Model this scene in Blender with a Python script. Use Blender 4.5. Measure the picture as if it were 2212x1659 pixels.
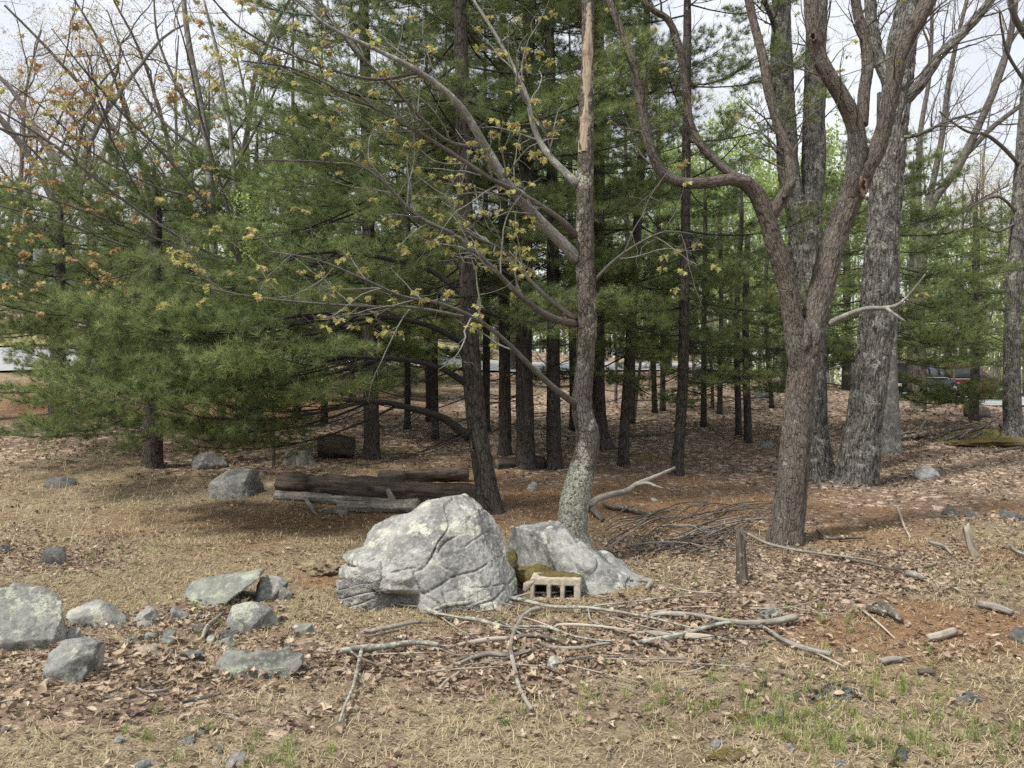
import bpy, bmesh, math, random
import numpy as np
from mathutils import Vector, Matrix

# ------------------------------------------------------------------ clear
for o in list(bpy.data.objects): bpy.data.objects.remove(o)
SC = bpy.context.scene
COL = SC.collection
CZ = 1.65            # eye height

# ------------------------------------------------------------------ camera
cam = bpy.data.cameras.new('camera'); cam_o = bpy.data.objects.new('camera', cam); COL.objects.link(cam_o)
cam.sensor_width = 36.0; cam.lens = 29.1; cam.clip_start = 0.05; cam.clip_end = 2000
cam_o.location = (0, 0, CZ); cam_o.rotation_euler = (math.radians(90), 0, 0)
SC.camera = cam_o

# ------------------------------------------------------------------ world: bright, mostly clouded spring sky
SUN_EL = math.radians(58); SUN_AZ = math.radians(232)     # azimuth clockwise from +Y (the view direction)
sun_dir = Vector((math.sin(SUN_AZ)*math.cos(SUN_EL), math.cos(SUN_AZ)*math.cos(SUN_EL), math.sin(SUN_EL)))
W = bpy.data.worlds.new('World'); SC.world = W; W.use_nodes = True
wn = W.node_tree.nodes; wl = W.node_tree.links
for n in list(wn): wn.remove(n)
wo = wn.new('ShaderNodeOutputWorld'); bg = wn.new('ShaderNodeBackground'); bg.inputs['Strength'].default_value = 0.092
sky = wn.new('ShaderNodeTexSky'); sky.sky_type = 'NISHITA'; sky.sun_disc = False
sky.sun_elevation = SUN_EL; sky.sun_rotation = SUN_AZ; sky.dust_density = 2.0
tc = wn.new('ShaderNodeTexCoord'); cn = wn.new('ShaderNodeTexNoise'); cn.inputs['Scale'].default_value = 2.6
cn.inputs['Detail'].default_value = 7; cn.inputs['Roughness'].default_value = 0.55
cr_ = wn.new('ShaderNodeMapRange'); cr_.inputs[1].default_value = 0.34; cr_.inputs[2].default_value = 0.62
cr_.inputs[3].default_value = 0.55; cr_.inputs[4].default_value = 1.0
mx = wn.new('ShaderNodeMix'); mx.data_type = 'RGBA'
mx.inputs[7].default_value = (9.0, 9.25, 9.7, 1)
wl.new(tc.outputs['Generated'], cn.inputs['Vector']); wl.new(cn.outputs['Fac'], cr_.inputs[0])
wl.new(cr_.outputs[0], mx.inputs[0]); wl.new(sky.outputs[0], mx.inputs[6])
wl.new(mx.outputs[2], bg.inputs['Color']); wl.new(bg.outputs[0], wo.inputs[0])
# ------------------------------------------------------------------ sun through thin cloud
sl = bpy.data.lights.new('sun', 'SUN'); sl.energy = 4.0; sl.angle = math.radians(6); sl.color = (1.0, 0.95, 0.87)
so = bpy.data.objects.new('sun', sl); COL.objects.link(so); so.location = (0, 0, 40)
so.rotation_euler = sun_dir.to_track_quat('Z', 'Y').to_euler()
# ------------------------------------------------------------------ exposure
SC.view_settings.view_transform = 'Standard'; SC.view_settings.look = 'None'
SC.view_settings.exposure = 0.42; SC.view_settings.gamma = 1.0; SC.view_settings.use_curve_mapping = False
SC.cycles.use_adaptive_sampling = True; SC.cycles.adaptive_threshold = 0.02; SC.cycles.use_denoising = False; SC.cycles.sample_clamp_indirect = 4.0
SC.cycles.max_bounces = 4; SC.cycles.diffuse_bounces = 2; SC.cycles.transmission_bounces = 2
SC.cycles.transparent_max_bounces = 4; SC.cycles.caustics_reflective = False; SC.cycles.caustics_refractive = False

# ================================================================== numpy helpers
RNG = np.random.default_rng(7)
def _hash(ix, iy, iz, seed):
    h = (ix.astype(np.int64)*374761393 + iy.astype(np.int64)*668265263 + iz.astype(np.int64)*2147483647 + seed*1274126177) & 0xFFFFFFFF
    h = ((h ^ (h >> 13)) * 1274126177) & 0xFFFFFFFF
    h = (h ^ (h >> 16)) & 0xFFFFFFFF
    return h.astype(np.float64)/4294967295.0
def vnoise(p, seed=0):
    p = np.asarray(p, float); i = np.floor(p); f = p-i; i = i.astype(np.int64)
    u = f*f*f*(f*(f*6-15)+10)
    r = 0
    for a in (0, 1):
        for b in (0, 1):
            for c in (0, 1):
                w = (u[:, 0] if a else 1-u[:, 0])*(u[:, 1] if b else 1-u[:, 1])*(u[:, 2] if c else 1-u[:, 2])
                r = r + w*_hash(i[:, 0]+a, i[:, 1]+b, i[:, 2]+c, seed)
    return r*2-1
def fbm(p, octv=4, seed=0, gain=0.5, lac=2.03):
    r = 0; a = 1.0; p = np.asarray(p, float)
    for k in range(octv):
        r = r + a*vnoise(p, seed+k*17); p = p*lac+3.7; a *= gain
    return r
def norm(v):
    v = np.asarray(v, float); return v/(np.linalg.norm(v, axis=-1, keepdims=True)+1e-12)
def sstep(a, b, x):
    t = np.clip((np.asarray(x, float)-a)/(b-a), 0, 1); return t*t*(3-2*t)

# ------------------------------------------------------------------ measured positions: overview coordinates (2212 x 1659), focal 1790
FP = 1790.0; CX = 1106.0; CY = 829.5
KX = np.array([-60, -20, -10, -5, 0, 12, 20, 30, 80.]); KV = np.array([.15, .17, .145, .115, .088, .074, .027, .023, .020])
HUMPS = []           # x, y, rx, ry, h
def H0(x, y):
    x = np.asarray(x, float); y = np.asarray(y, float)
    k = np.interp(x, KX, KV)
    s = y-11.0
    ramp = 0.5*(s+np.sqrt(s*s+9.0))-0.55*np.exp(-np.abs(s)/14)
    ramp = np.maximum(ramp, 0)
    ramp = np.where(ramp > 40, 40+(ramp-40)*0.5, ramp); ramp = np.minimum(ramp, 90)
    h = k*ramp
    for (hx, hy, rx, ry, hh) in HUMPS:
        h = h+hh*np.exp(-((x-hx)/rx)**2-((y-hy)/ry)**2)
    return h
def H(x, y):
    x = np.asarray(x, float); y = np.asarray(y, float); sh = np.broadcast(x, y).shape
    x = np.broadcast_to(x, sh).ravel(); y = np.broadcast_to(y, sh).ravel()
    p = np.stack([x, y, x*0], 1)
    r = H0(x, y)+0.05*vnoise(p*0.45, 3)+0.022*vnoise(p*1.7, 4)+0.008*vnoise(p*6, 5)
    return r.reshape(sh) if sh else float(r[0])
def G(dx, dy):
    """ground point seen at overview position (dx, dy)"""
    u = (dx-CX)/FP; v = (CY-dy)/FP
    Y = np.concatenate([np.arange(2.0, 20, 0.02), np.arange(20, 120, 0.1)])
    z = CZ+v*Y; hh = H(u*Y, Y)
    k = np.where(z <= hh)[0]
    i = k[0] if len(k) else len(Y)-1
    return np.array([u*Y[i], Y[i], float(hh[i])])
def P(dx, dy, Y):
    return np.array([(dx-CX)/FP*Y, Y, CZ+(CY-dy)/FP*Y])
def C2(x, y): return ((900+x*0.48226)/1.35624, (1350+y*0.48226)/1.35624)     # detail views -> overview
def C3(x, y): return ((1900+x*0.60274)/1.35624, (1250+y*0.60274)/1.35624)
def C7(x, y): return ((1800+x*0.60271)/1.35624, (y*0.60271)/1.35624)
def C6(x, y): return ((900+x*0.693)/1.35624, (y*0.693)/1.35624)
def C8(x, y): return ((1900+x*0.49729)/1.35624, (850+y*0.49729)/1.35624)
def C5(x, y): return ((x*0.693)/1.35624, (y*0.693)/1.35624)
def CL(x, y): return ((600+x*0.40687)/1.35624, (1200+y*0.40687)/1.35624)
def CR(x, y): return ((2500+x*0.42194)/1.35624, (y*0.42194)/1.35624)
for (dx, dy, rx, ry, hh) in ((1440, 1035, .9, .8, .12), (2075, 1088, .7, .5, .14), (2160, 1150, .8, .5, .10), (2150, 945, 1.3, .6, .22),
                             (690, 1235, .5, .35, .10), (430, 1195, .7, .3, .05), (120, 1010, 1.5, 1.0, .12), (250, 1130, .8, .5, -.05)):
    g = G(dx, dy); HUMPS.append((g[0], g[1], rx, ry, hh))

# ------------------------------------------------------------------ mesh helpers
def tag(o, label=None, cat=None, group=None, kind=None):
    if label: o['label'] = label
    if cat: o['category'] = cat
    if group: o['group'] = group
    if kind: o['kind'] = kind
    return o
def mkmesh(name, V, faces, mats, midx=None, attrs=None, smooth=True):
    V = np.ascontiguousarray(V, dtype=np.float32)
    if not isinstance(faces, (list, tuple)): faces = [faces]
    faces = [np.asarray(f, np.int32) for f in faces if len(f)]
    me = bpy.data.meshes.new(name)
    loops = np.concatenate([f.ravel() for f in faces]).astype(np.int32)
    cnt = np.concatenate([np.full(len(f), f.shape[1], np.int32) for f in faces])
    st = np.concatenate([[0], np.cumsum(cnt)[:-1]]).astype(np.int32)
    me.vertices.add(len(V)); me.vertices.foreach_set('co', V.ravel())
    me.loops.add(len(loops)); me.loops.foreach_set('vertex_index', loops)
    me.polygons.add(len(cnt)); me.polygons.foreach_set('loop_start', st)
    for m in (mats if isinstance(mats, (list, tuple)) else [mats]): me.materials.append(m)
    if midx is not None: me.polygons.foreach_set('material_index', np.asarray(midx, np.int32))
    me.polygons.foreach_set('use_smooth', np.full(len(cnt), smooth, bool))
    me.update(calc_edges=True)
    for k, (ty, arr) in (attrs or {}).items():
        a = me.attributes.new(k, ty, 'POINT')
        arr = np.ascontiguousarray(arr, np.float32)
        a.data.foreach_set({'FLOAT': 'value', 'FLOAT_VECTOR': 'vector', 'FLOAT_COLOR': 'color'}[ty], arr.ravel())
    return me
def obj(name, me, parent=None, loc=None, mat=None):
    o = bpy.data.objects.new(name, me); COL.objects.link(o)
    if parent is not None: o.parent = parent
    if loc is not None: o.location = loc
    if mat is not None: o.matrix_basis = mat
    return o
def mk(name, V, faces, mats, parent=None, loc=(0, 0, 0), **kw):
    """V in world coordinates when parent is None (then moved to origin loc); local otherwise"""
    loc = np.asarray(loc, float)
    return obj(name, mkmesh(name, np.asarray(V)-loc, faces, mats, **kw), parent, loc)
def empty(name, loc, label=None, cat=None, group=None):
    o = bpy.data.objects.new(name, None); COL.objects.link(o); o.location = loc; o.empty_display_size = 0.2
    return tag(o, label, cat, group)
class MB:
    """collects shapes into one mesh"""
    def __init__(s): s.V = []; s.F3 = []; s.F4 = []; s.A = []; s.n = 0
    def add(s, V, F, A=None):
        F = np.asarray(F)
        (s.F3 if F.shape[1] == 3 else s.F4).append(F+s.n)
        s.V.append(np.asarray(V, float)); s.A.append(np.zeros((len(V), 3)) if A is None else A); s.n += len(V)
    def done(s, name, mat, parent=None, loc=(0, 0, 0), smooth=True):
        if not s.V: return None
        V = np.concatenate(s.V); A = np.concatenate(s.A); fs = []
        if s.F3: fs.append(np.concatenate(s.F3))
        if s.F4: fs.append(np.concatenate(s.F4))
        return mk(name, V, fs, mat, parent, loc, attrs={'bark': ('FLOAT_VECTOR', A)}, smooth=smooth)
def crom(pts, rads, step):
    P_ = np.asarray(pts, float); R_ = np.asarray(rads, float); n = len(P_)
    if n < 3 or step is None:
        return P_, R_
    E = np.vstack([2*P_[0]-P_[1], P_, 2*P_[-1]-P_[-2]]); ER = np.concatenate([[R_[0]], R_, [R_[-1]]])
    out = []; ro = []
    for i in range(n-1):
        L = np.linalg.norm(P_[i+1]-P_[i]); m = max(1, int(round(L/step)))
        t = (np.arange(m)/m)[:, None]
        a, b, c, d = E[i], E[i+1], E[i+2], E[i+3]
        out.append(0.5*((2*b)+(-a+c)*t+(2*a-5*b+4*c-d)*t**2+(-a+3*b-3*c+d)*t**3))
        ro.append(R_[i]+(R_[i+1]-R_[i])*(t[:, 0]))
    return np.vstack(out+[P_[-1:]]), np.concatenate(ro+[R_[-1:]])
def tube(pts, rads, ns=8, step=None, bump=None, seed=0, cap=True, wob=0.0, flare=0.0):
    """bump: function(attr coords, cumulative length) -> radial offset; returns V, quads, tris(list), attr"""
    C, R = crom(pts, rads, step); n = len(C)
    T = np.gradient(C, axis=0) if n > 2 else np.repeat((C[1]-C[0])[None], 2, 0)
    T = norm(T)
    ax = np.eye(3)[np.argmin(np.max(np.abs(T), axis=0))]
    N = norm(np.cross(T, ax)); B = np.cross(T, N)
    th = np.arange(ns)/ns*2*np.pi
    cum = np.concatenate([[0], np.cumsum(np.linalg.norm(np.diff(C, axis=0), axis=1))])
    ct, st_ = np.cos(th), np.sin(th)
    A = np.stack([R[:, None]*ct, R[:, None]*st_, np.repeat(cum[:, None], ns, 1)], -1)
    RR = np.repeat(R[:, None], ns, 1)
    Af = A.reshape(-1, 3)+np.array([seed*3.1, seed*1.7, seed*5.3])
    if wob: RR = RR*(1+wob*fbm(Af*np.array([4/ max(R[0], .02)*.12, 4/max(R[0], .02)*.12, 1.6]), 3, seed).reshape(n, ns))
    if flare:
        lob = 0.5+0.5*np.sin(th*5+seed)+0.35*np.sin(th*3+seed*2)
        RR = RR*(1+flare*np.exp(-cum/0.16)[:, None]*(0.45+lob[None]))
    if bump is not None: RR = RR+bump(Af).reshape(n, ns)
    V = C[:, None, :]+RR[..., None]*(N[:, None, :]*ct[None, :, None]+B[:, None, :]*st_[None, :, None])
    V = V.reshape(-1, 3)
    i = np.arange(n-1)[:, None]*ns; j = np.arange(ns)[None]; j2 = (j+1) % ns
    Q = np.stack([i+j, i+ns+j, i+ns+j2, i+j2], -1).reshape(-1, 4)[:, ::-1]
    Af = np.ascontiguousarray(Af)
    Tr = np.zeros((0, 3), int)
    if cap:
        V = np.vstack([V, C[-1:], C[:1]]); Af = np.vstack([Af, Af[-1:], Af[:1]])
        k = n*ns; b0 = (n-1)*ns
        Tr = np.concatenate([np.stack([b0+np.arange(ns), b0+(np.arange(ns)+1) % ns, np.full(ns, k)], 1),
                             np.stack([(np.arange(ns)+1) % ns, np.arange(ns), np.full(ns, k+1)], 1)])
    return V, Q, Tr, Af
def addtube(mb, *a, **k):
    V, Q, Tr, A = tube(*a, **k)
    n0 = mb.n; mb.add(V, Q, A)
    if len(Tr): mb.F3.append(Tr+n0)
def rotm(d, up=(0, 0, 1), roll=0.0):
    """matrix whose X axis points along d"""
    x = norm(d); y = np.cross(up, x)
    if np.linalg.norm(y) < 1e-3: y = np.array([0, 1, 0.])
    y = norm(y); z = np.cross(x, y)
    c, s = math.cos(roll), math.sin(roll)
    y, z = y*c+z*s, z*c-y*s
    return np.stack([x, y, z], 1)
def mat4(R, loc, s=1.0):
    m = Matrix.Identity(4)
    for i in range(3):
        for j in range(3): m[i][j] = R[i, j]*s
        m[i][3] = loc[i]
    return m
_ico = {}
def ico(n):
    if n not in _ico:
        bm = bmesh.new(); bmesh.ops.create_icosphere(bm, subdivisions=n, radius=1.0)
        bm.verts.ensure_lookup_table()
        _ico[n] = (np.array([v.co[:] for v in bm.verts]), np.array([[v.index for v in f.verts] for f in bm.faces])); bm.free()
    return _ico[n]

# ================================================================== materials
class Nodes:
    def __init__(s, name):
        s.m = bpy.data.materials.new(name); s.m.use_nodes = True; s.t = s.m.node_tree
        for n in list(s.t.nodes): s.t.nodes.remove(n)
        s.out = s.t.nodes.new('ShaderNodeOutputMaterial')
    def n(s, ty, **kw):
        x = s.t.nodes.new('ShaderNode'+ty)
        for k, v in kw.items(): setattr(x, k, v)
        return x
    def put(s, sock, v):
        if isinstance(v, bpy.types.NodeSocket): s.t.links.new(v, sock)
        elif isinstance(v, (tuple, list)) and len(v) == 3 and sock.type == 'RGBA': sock.default_value = (*v, 1)
        else: sock.default_value = v
    def attr(s, name, out='Vector'):
        a = s.n('Attribute'); a.attribute_name = name; return a.outputs[out]
    def obj(s): return s.n('TexCoord').outputs['Object']
    def pos(s): return s.n('NewGeometry').outputs['Position']
    def rand(s): return s.n('ObjectInfo').outputs['Random']
    def scale(s, v, sc):
        m = s.n('VectorMath', operation='MULTIPLY'); s.put(m.inputs[0], v)
        m.inputs[1].default_value = sc if isinstance(sc, (tuple, list)) else (sc, sc, sc); return m.outputs[0]
    def add(s, v, w):
        m = s.n('VectorMath', operation='ADD'); s.put(m.inputs[0], v); s.put(m.inputs[1], w); return m.outputs[0]
    def noise(s, v, sc=5, det=4, ro=.55, dist=0, out='Fac'):
        x = s.n('TexNoise'); s.put(x.inputs['Vector'], v); x.inputs['Scale'].default_value = sc; x.inputs['Detail'].default_value = det
        x.inputs['Roughness'].default_value = ro; x.inputs['Distortion'].default_value = dist; return x.outputs[out]
    def voro(s, v, sc=5, feat='F1', out='Distance', rnd=1):
        x = s.n('TexVoronoi', feature=feat); s.put(x.inputs['Vector'], v); x.inputs['Scale'].default_value = sc
        x.inputs['Randomness'].default_value = rnd; return x.outputs[out]
    def rng(s, v, a, b, c=0., d=1., smooth=True):
        x = s.n('MapRange'); x.interpolation_type = 'SMOOTHSTEP' if smooth else 'LINEAR'
        s.put(x.inputs[0], v); x.inputs[1].default_value = a; x.inputs[2].default_value = b
        x.inputs[3].default_value = c; x.inputs[4].default_value = d; return x.outputs[0]
    def math(s, op, a, b=0.):
        x = s.n('Math', operation=op); s.put(x.inputs[0], a); s.put(x.inputs[1], b); return x.outputs[0]
    def mix(s, f, a, b, bt='MIX'):
        x = s.n('Mix', data_type='RGBA', blend_type=bt); s.put(x.inputs[0], f); s.put(x.inputs[6], a); s.put(x.inputs[7], b); return x.outputs[2]
    def ramp(s, f, stops):
        x = s.n('ValToRGB'); s.put(x.inputs[0], f); e = x.color_ramp.elements
        while len(e) < len(stops): e.new(0.5)
        for k, (p, c) in enumerate(stops): e[k].position = p; e[k].color = (*c, 1)
        return x.outputs[0]
    def bump(s, h, st=.5, d=.01, nrm=None):
        x = s.n('Bump'); s.put(x.inputs['Height'], h); x.inputs['Strength'].default_value = st; x.inputs['Distance'].default_value = d
        if nrm is not None: s.put(x.inputs['Normal'], nrm)
        return x.outputs[0]
    def pbr(s, col, rough=.8, nrm=None, spec=.3, metal=0., transl=None, tcol=None):
        b = s.n('BsdfPrincipled'); s.put(b.inputs['Base Color'], col); s.put(b.inputs['Roughness'], rough)
        b.inputs['Specular IOR Level'].default_value = spec; b.inputs['Metallic'].default_value = metal
        if nrm is not None: s.put(b.inputs['Normal'], nrm)
        sh = b.outputs[0]
        if transl:
            t = s.n('BsdfTranslucent'); s.put(t.inputs[0], tcol if tcol is not None else col)
            m = s.n('MixShader'); m.inputs[0].default_value = transl
            s.t.links.new(sh, m.inputs[1]); s.t.links.new(t.outputs[0], m.inputs[2]); sh = m.outputs[0]
        s.t.links.new(sh, s.out.inputs[0]); return s.m

def bark_mat(name, dark, light, plate=18., stretch=5., lichen=None, lich_amt=.5, crack=.10, bumpd=.012, tint=None, edge=True, lsc=7.):
    s = Nodes(name); a = s.attr('bark')
    w = s.noise(a, 9, 3, out='Color'); w = s.scale(w, (.05, .05, .10))
    v = s.scale(s.add(a, w), (plate, plate, plate/stretch))
    e = s.voro(v, 1.0, 'DISTANCE_TO_EDGE'); c = s.rng(e, 0.0, crack)
    e2 = s.voro(s.scale(v, (2.3, 2.3, 2.9)), 1.0, 'DISTANCE_TO_EDGE'); c2 = s.rng(e2, 0, crack*1.3)
    cc = s.math('MULTIPLY', c, s.math('ADD', s.math('MULTIPLY', c2, .45), .55))
    vary = s.rng(s.noise(s.scale(a, (1, 1, .5)), 16, 3), .36, .60, .5, 1.)
    cc = s.math('SUBTRACT', 1., s.math('MULTIPLY', s.math('SUBTRACT', 1., cc), vary))
    fine = s.noise(s.scale(a, (1, 1, .35)), 60, 5, .65)
    big = s.noise(a, 3.5, 4)
    lt = s.mix(s.rng(fine, .3, .7), tuple(x*.62 for x in light), light)
    if tint: lt = s.mix(s.rng(big, .42, .62), lt, tint)
    col = s.mix(cc, dark, lt)
    if lichen:
        n = s.noise(a, lsc, 6, .7); m = s.rng(n, 1-lich_amt-.05, 1-lich_amt+.06)
        n2 = s.noise(a, 45, 4, .7); m = s.math('MULTIPLY', m, s.rng(n2, .40, .54))
        col = s.mix(s.math('MULTIPLY', m, .9), col, s.mix(s.rng(fine, .35, .65), lichen, tuple(min(1, x*1.35) for x in lichen)))
    h = s.math('ADD', s.math('MULTIPLY', cc, .8), s.math('MULTIPLY', fine, .35))
    return s.pbr(col, .9, s.bump(h, .9, bumpd), .15)
def rock_mat(name, base, dark, pale, lichen=(.33, .36, .26), lich=.36, strata=0., scale=1., moss=0., soft=.8):
    s = Nodes(name); p = s.obj()
    sh = s.n('VectorMath', operation='ADD'); s.put(sh.inputs[0], p); k = s.n('ObjectInfo'); s.put(sh.inputs[1], k.outputs['Location']); p = sh.outputs[0]
    n1 = s.noise(p, 3.2*scale, 7, .66); n2 = s.noise(p, 22*scale, 7, .75); n3 = s.noise(p, 90*scale, 5, .8)
    col = s.mix(s.rng(n1, .36, .62), dark, base)
    col = s.mix(s.rng(n2, .48, .66, 0, soft), col, pale)
    col = s.mix(s.rng(n2, .46, .33, 0, soft), col, dark)
    col = s.mix(s.math('MULTIPLY', s.rng(n3, .56, .66), .7), col, tuple(x*.45 for x in dark))
    n4 = s.noise(p, 7*scale, 6, .7); col = s.mix(s.rng(n4, .44, .34, 0, .55), col, tuple(x*.6 for x in dark))
    # crusty lichen: patches with ragged rims
    w = s.add(p, s.scale(s.noise(p, 9*scale, 4, out='Color'), .10/scale))
    l1 = s.noise(w, 4.6*scale, 5, .6); m = s.rng(l1, 1-lich-.02, 1-lich+.03)
    m = s.math('MULTIPLY', m, s.rng(s.noise(p, 60*scale, 4, .7), .36, .50))
    vd = s.voro(w, 5.0*scale); sp = s.rng(vd, .20, .15); spm = s.math('MULTIPLY', sp, s.rng(s.noise(p, 2.1*scale, 2), .50, .56))
    lc = s.mix(s.rng(n2, .4, .6), lichen, tuple(min(1, x*1.3) for x in lichen))
    col = s.mix(s.math('MULTIPLY', m, .85), col, lc)
    col = s.mix(s.math('MULTIPLY', spm, .75), col, tuple(min(1, x*1.25) for x in lichen))
    if moss:
        z = s.n('SeparateXYZ'); s.put(z.inputs[0], s.n('NewGeometry').outputs['Normal'])
        mm = s.math('MULTIPLY', s.rng(z.outputs[2], .5, .9), s.rng(s.noise(p, 7, 4), .62-moss*.3, .70-moss*.3))
        col = s.mix(mm, col, (.085, .09, .02))
    h = s.math('ADD', s.math('MULTIPLY', n2, .7), s.math('MULTIPLY', n3, .3))
    if strata:
        q = s.n('Mapping'); q.inputs['Rotation'].default_value = (0, math.radians(17), 0); s.put(q.inputs[0], s.add(p, s.scale(s.noise(p, 3, 3, out='Color'), .09)))
        f = s.noise(s.scale(q.outputs[0], (1.6, 2.0, 24)), 1.0, 4, .6); g = s.rng(f, .47, .40)
        h = s.math('SUBTRACT', h, s.math('MULTIPLY', g, strata)); col = s.mix(s.math('MULTIPLY', g, .28), col, tuple(x*.35 for x in dark))
    return s.pbr(col, .88, s.bump(h, 1., .02), .2)
def wood_mat(name, a, b, dark, sc=1., lich=0.):
    s = Nodes(name); at = s.attr('bark')
    g = s.noise(s.scale(at, (40*sc, 40*sc, 2.2*sc)), 1, 6, .65, .4); g2 = s.noise(at, 5*sc, 4)
    col = s.mix(s.rng(g, .35, .65), a, b); col = s.mix(s.rng(g, .44, .30), col, dark)
    col = s.mix(s.rng(g2, .5, .7, 0, .6), col, dark)
    if lich: col = s.mix(s.math('MULTIPLY', s.rng(s.noise(at, 26, 4, .7), .60-lich*.1, .66-lich*.1), .8), col, (.36, .38, .31))
    return s.pbr(col, .85, s.bump(g, .8, .006), .2)
def leafy(name, stops, transl=.35, rough=.6, rnd=True, spec=.25, tmul=1.15):
    s = Nodes(name); f = s.attr('rnd', 'Fac')
    if rnd: f = s.math('FRACT', s.math('ADD', f, s.math('MULTIPLY', s.rand(), .0)))
    col = s.ramp(f, stops)
    if rnd:
        hs = s.n('HueSaturation'); hs.inputs['Hue'].default_value = .5
        s.put(hs.inputs['Value'], s.rng(s.rand(), 0, 1, .78, 1.22, False)); s.put(hs.inputs['Color'], col); col = hs.outputs[0]
    return s.pbr(col, rough, None, spec, transl=transl)

M = {}
M['pine_bark'] = bark_mat('pine_bark', (.022, .019, .017), (.115, .100, .088), 22, 3.6, (.21, .22, .19), .37, .15, .014)
M['pine_branch'] = bark_mat('pine_branch_bark', (.018, .016, .014), (.062, .056, .050), 40, 3, (.17, .18, .15), .33, .1, .004)
M['maple_bark'] = bark_mat('maple_bark', (.052, .043, .036), (.200, .170, .144), 34, 4.2, (.28, .28, .235), .38, .10, .016, tint=(.155, .138, .121))
M['oak_bark'] = bark_mat('oak_bark', (.040, .038, .035), (.245, .235, .212), 26, 6.0, (.32, .325, .285), .44, .17, .03)
M['grey_bark'] = bark_mat('smooth_grey_bark', (.09, .085, .075), (.20, .19, .17), 5, 2, (.30, .31, .27), .46, .03, .004)
M['lichen_bark'] = bark_mat('lichened_bark', (.032, .029, .025), (.19, .160, .135), 34, 2.4, (.34, .345, .285), .42, .14, .012, lsc=5.)
M['lichen_base'] = bark_mat('lichen_crusted_bark', (.07, .07, .058), (.22, .215, .18), 36, 2.2, (.345, .355, .285), .60, .12, .014, lsc=4.)
M['limb_bark'] = bark_mat('young_maple_bark', (.10, .095, .085), (.27, .26, .235), 26, 2.0, (.36, .37, .31), .45, .03, .004)
M['twig_bark'] = bark_mat('twig_bark', (.05, .046, .04), (.155, .142, .122), 60, 2.5, (.32, .33, .28), .36, .05, .003)
M['far_bark'] = bark_mat('far_tree_bark', (.05, .045, .04), (.185, .170, .150), 12, 4, (.28, .28, .24), .36, .12, .01)
M['far_twig'] = bark_mat('far_twig_bark', (.09, .075, .064), (.20, .168, .142), 30, 3, None, 0, .05, .003)
M['red_twig'] = bark_mat('red_twig_bark', (.075, .056, .047), (.205, .158, .130), 30, 3, None, 0, .05, .003)
M['boulder'] = rock_mat('boulder_rock', (.345, .342, .320), (.165, .166, .157), (.45, .448, .42), (.43, .43, .365), .44, .0, 1.0, soft=.8)
M['boulder2'] = rock_mat('second_boulder_rock', (.315, .315, .298), (.125, .126, .121), (.44, .44, .415), (.42, .43, .38), .40, .0, 1.1)
M['rock'] = rock_mat('field_rock', (.295, .293, .272), (.150, .150, .142), (.39, .388, .362), (.33, .345, .275), .38, .06, 1.6)
M['rock_lich'] = rock_mat('lichened_field_rock', (.275, .278, .255), (.155, .157, .145), (.37, .37, .34), (.365, .375, .305), .46, .0, 1.5)
M['rock_dark'] = rock_mat('dark_field_rock', (.125, .123, .118), (.06, .06, .058), (.195, .192, .184), (.26, .27, .22), .34, .0, 2.0)
M['rock_blue'] = rock_mat('bluish_rock', (.185, .188, .182), (.10, .102, .10), (.25, .255, .245), (.28, .30, .26), .35, .0, 2.5)
M['rock_tan'] = rock_mat('tan_rock', (.40, .335, .265), (.26, .21, .165), (.50, .43, .35), (.40, .36, .28), .3, .0, 2.5)
M['rock_green'] = rock_mat('greenish_slab_rock', (.225, .228, .198), (.105, .108, .096), (.31, .315, .275), (.30, .34, .24), .42, .15, 1.5)
M['rock_flat'] = rock_mat('pale_flat_rock', (.265, .275, .235), (.17, .175, .155), (.33, .345, .29), (.31, .34, .25), .44, .0, 1.4)
M['log'] = wood_mat('rotting_log_wood', (.050, .040, .031), (.105, .086, .068), (.018, .014, .011), 1.0)
M['log_grey'] = wood_mat('grey_log_wood', (.14, .125, .105), (.26, .24, .205), (.055, .046, .038), 1.0, .35)
M['log_end'] = wood_mat('sawn_log_end', (.13, .11, .085), (.20, .172, .135), (.06, .05, .04), 1.0, .2)
M['stick'] = wood_mat('dead_stick_wood', (.17, .15, .128), (.30, .275, .24), (.07, .058, .047), 1.2, .25)
M['stick_dark'] = wood_mat('dark_stick_wood', (.075, .062, .05), (.155, .132, .110), (.032, .026, .02), 1.2, .25)
M['stick_lich'] = wood_mat('lichened_stick_wood', (.15, .135, .115), (.25, .235, .205), (.06, .05, .042), 1.2, 1.2)
M['stick_pale'] = wood_mat('bleached_stick_wood', (.27, .235, .19), (.42, .375, .31), (.11, .085, .065), 1.2)
M['bare_wood'] = wood_mat('bare_sapwood', (.26, .20, .145), (.44, .36, .27), (.10, .062, .042), 2.4)
M['stub_wood'] = wood_mat('weathered_stub_wood', (.20, .165, .135), (.32, .275, .23), (.08, .06, .05), .8)
M['torn'] = wood_mat('torn_reddish_wood', (.11, .075, .055), (.20, .138, .102), (.04, .024, .018), .8)
M['hollow'] = wood_mat('hollow_wood', (.10, .06, .04), (.20, .12, .085), (.04, .022, .016), 1.)
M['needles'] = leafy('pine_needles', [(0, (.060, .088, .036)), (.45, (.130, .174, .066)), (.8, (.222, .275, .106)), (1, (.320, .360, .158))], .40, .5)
M['young_leaf'] = leafy('young_maple_leaf', [(0, (.38, .32, .13)), (.4, (.47, .43, .17)), (.75, (.42, .46, .15)), (1, (.54, .43, .24))], .5)
M['tan_leaf'] = leafy('tan_spring_leaf', [(0, (.46, .29, .15)), (.4, (.54, .39, .21)), (.75, (.50, .43, .20)), (1, (.42, .44, .16))], .5)
M['lime_leaf'] = leafy('lime_spring_leaf', [(0, (.20, .29, .085)), (.5, (.30, .40, .12)), (1, (.42, .49, .19))], .5)
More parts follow.
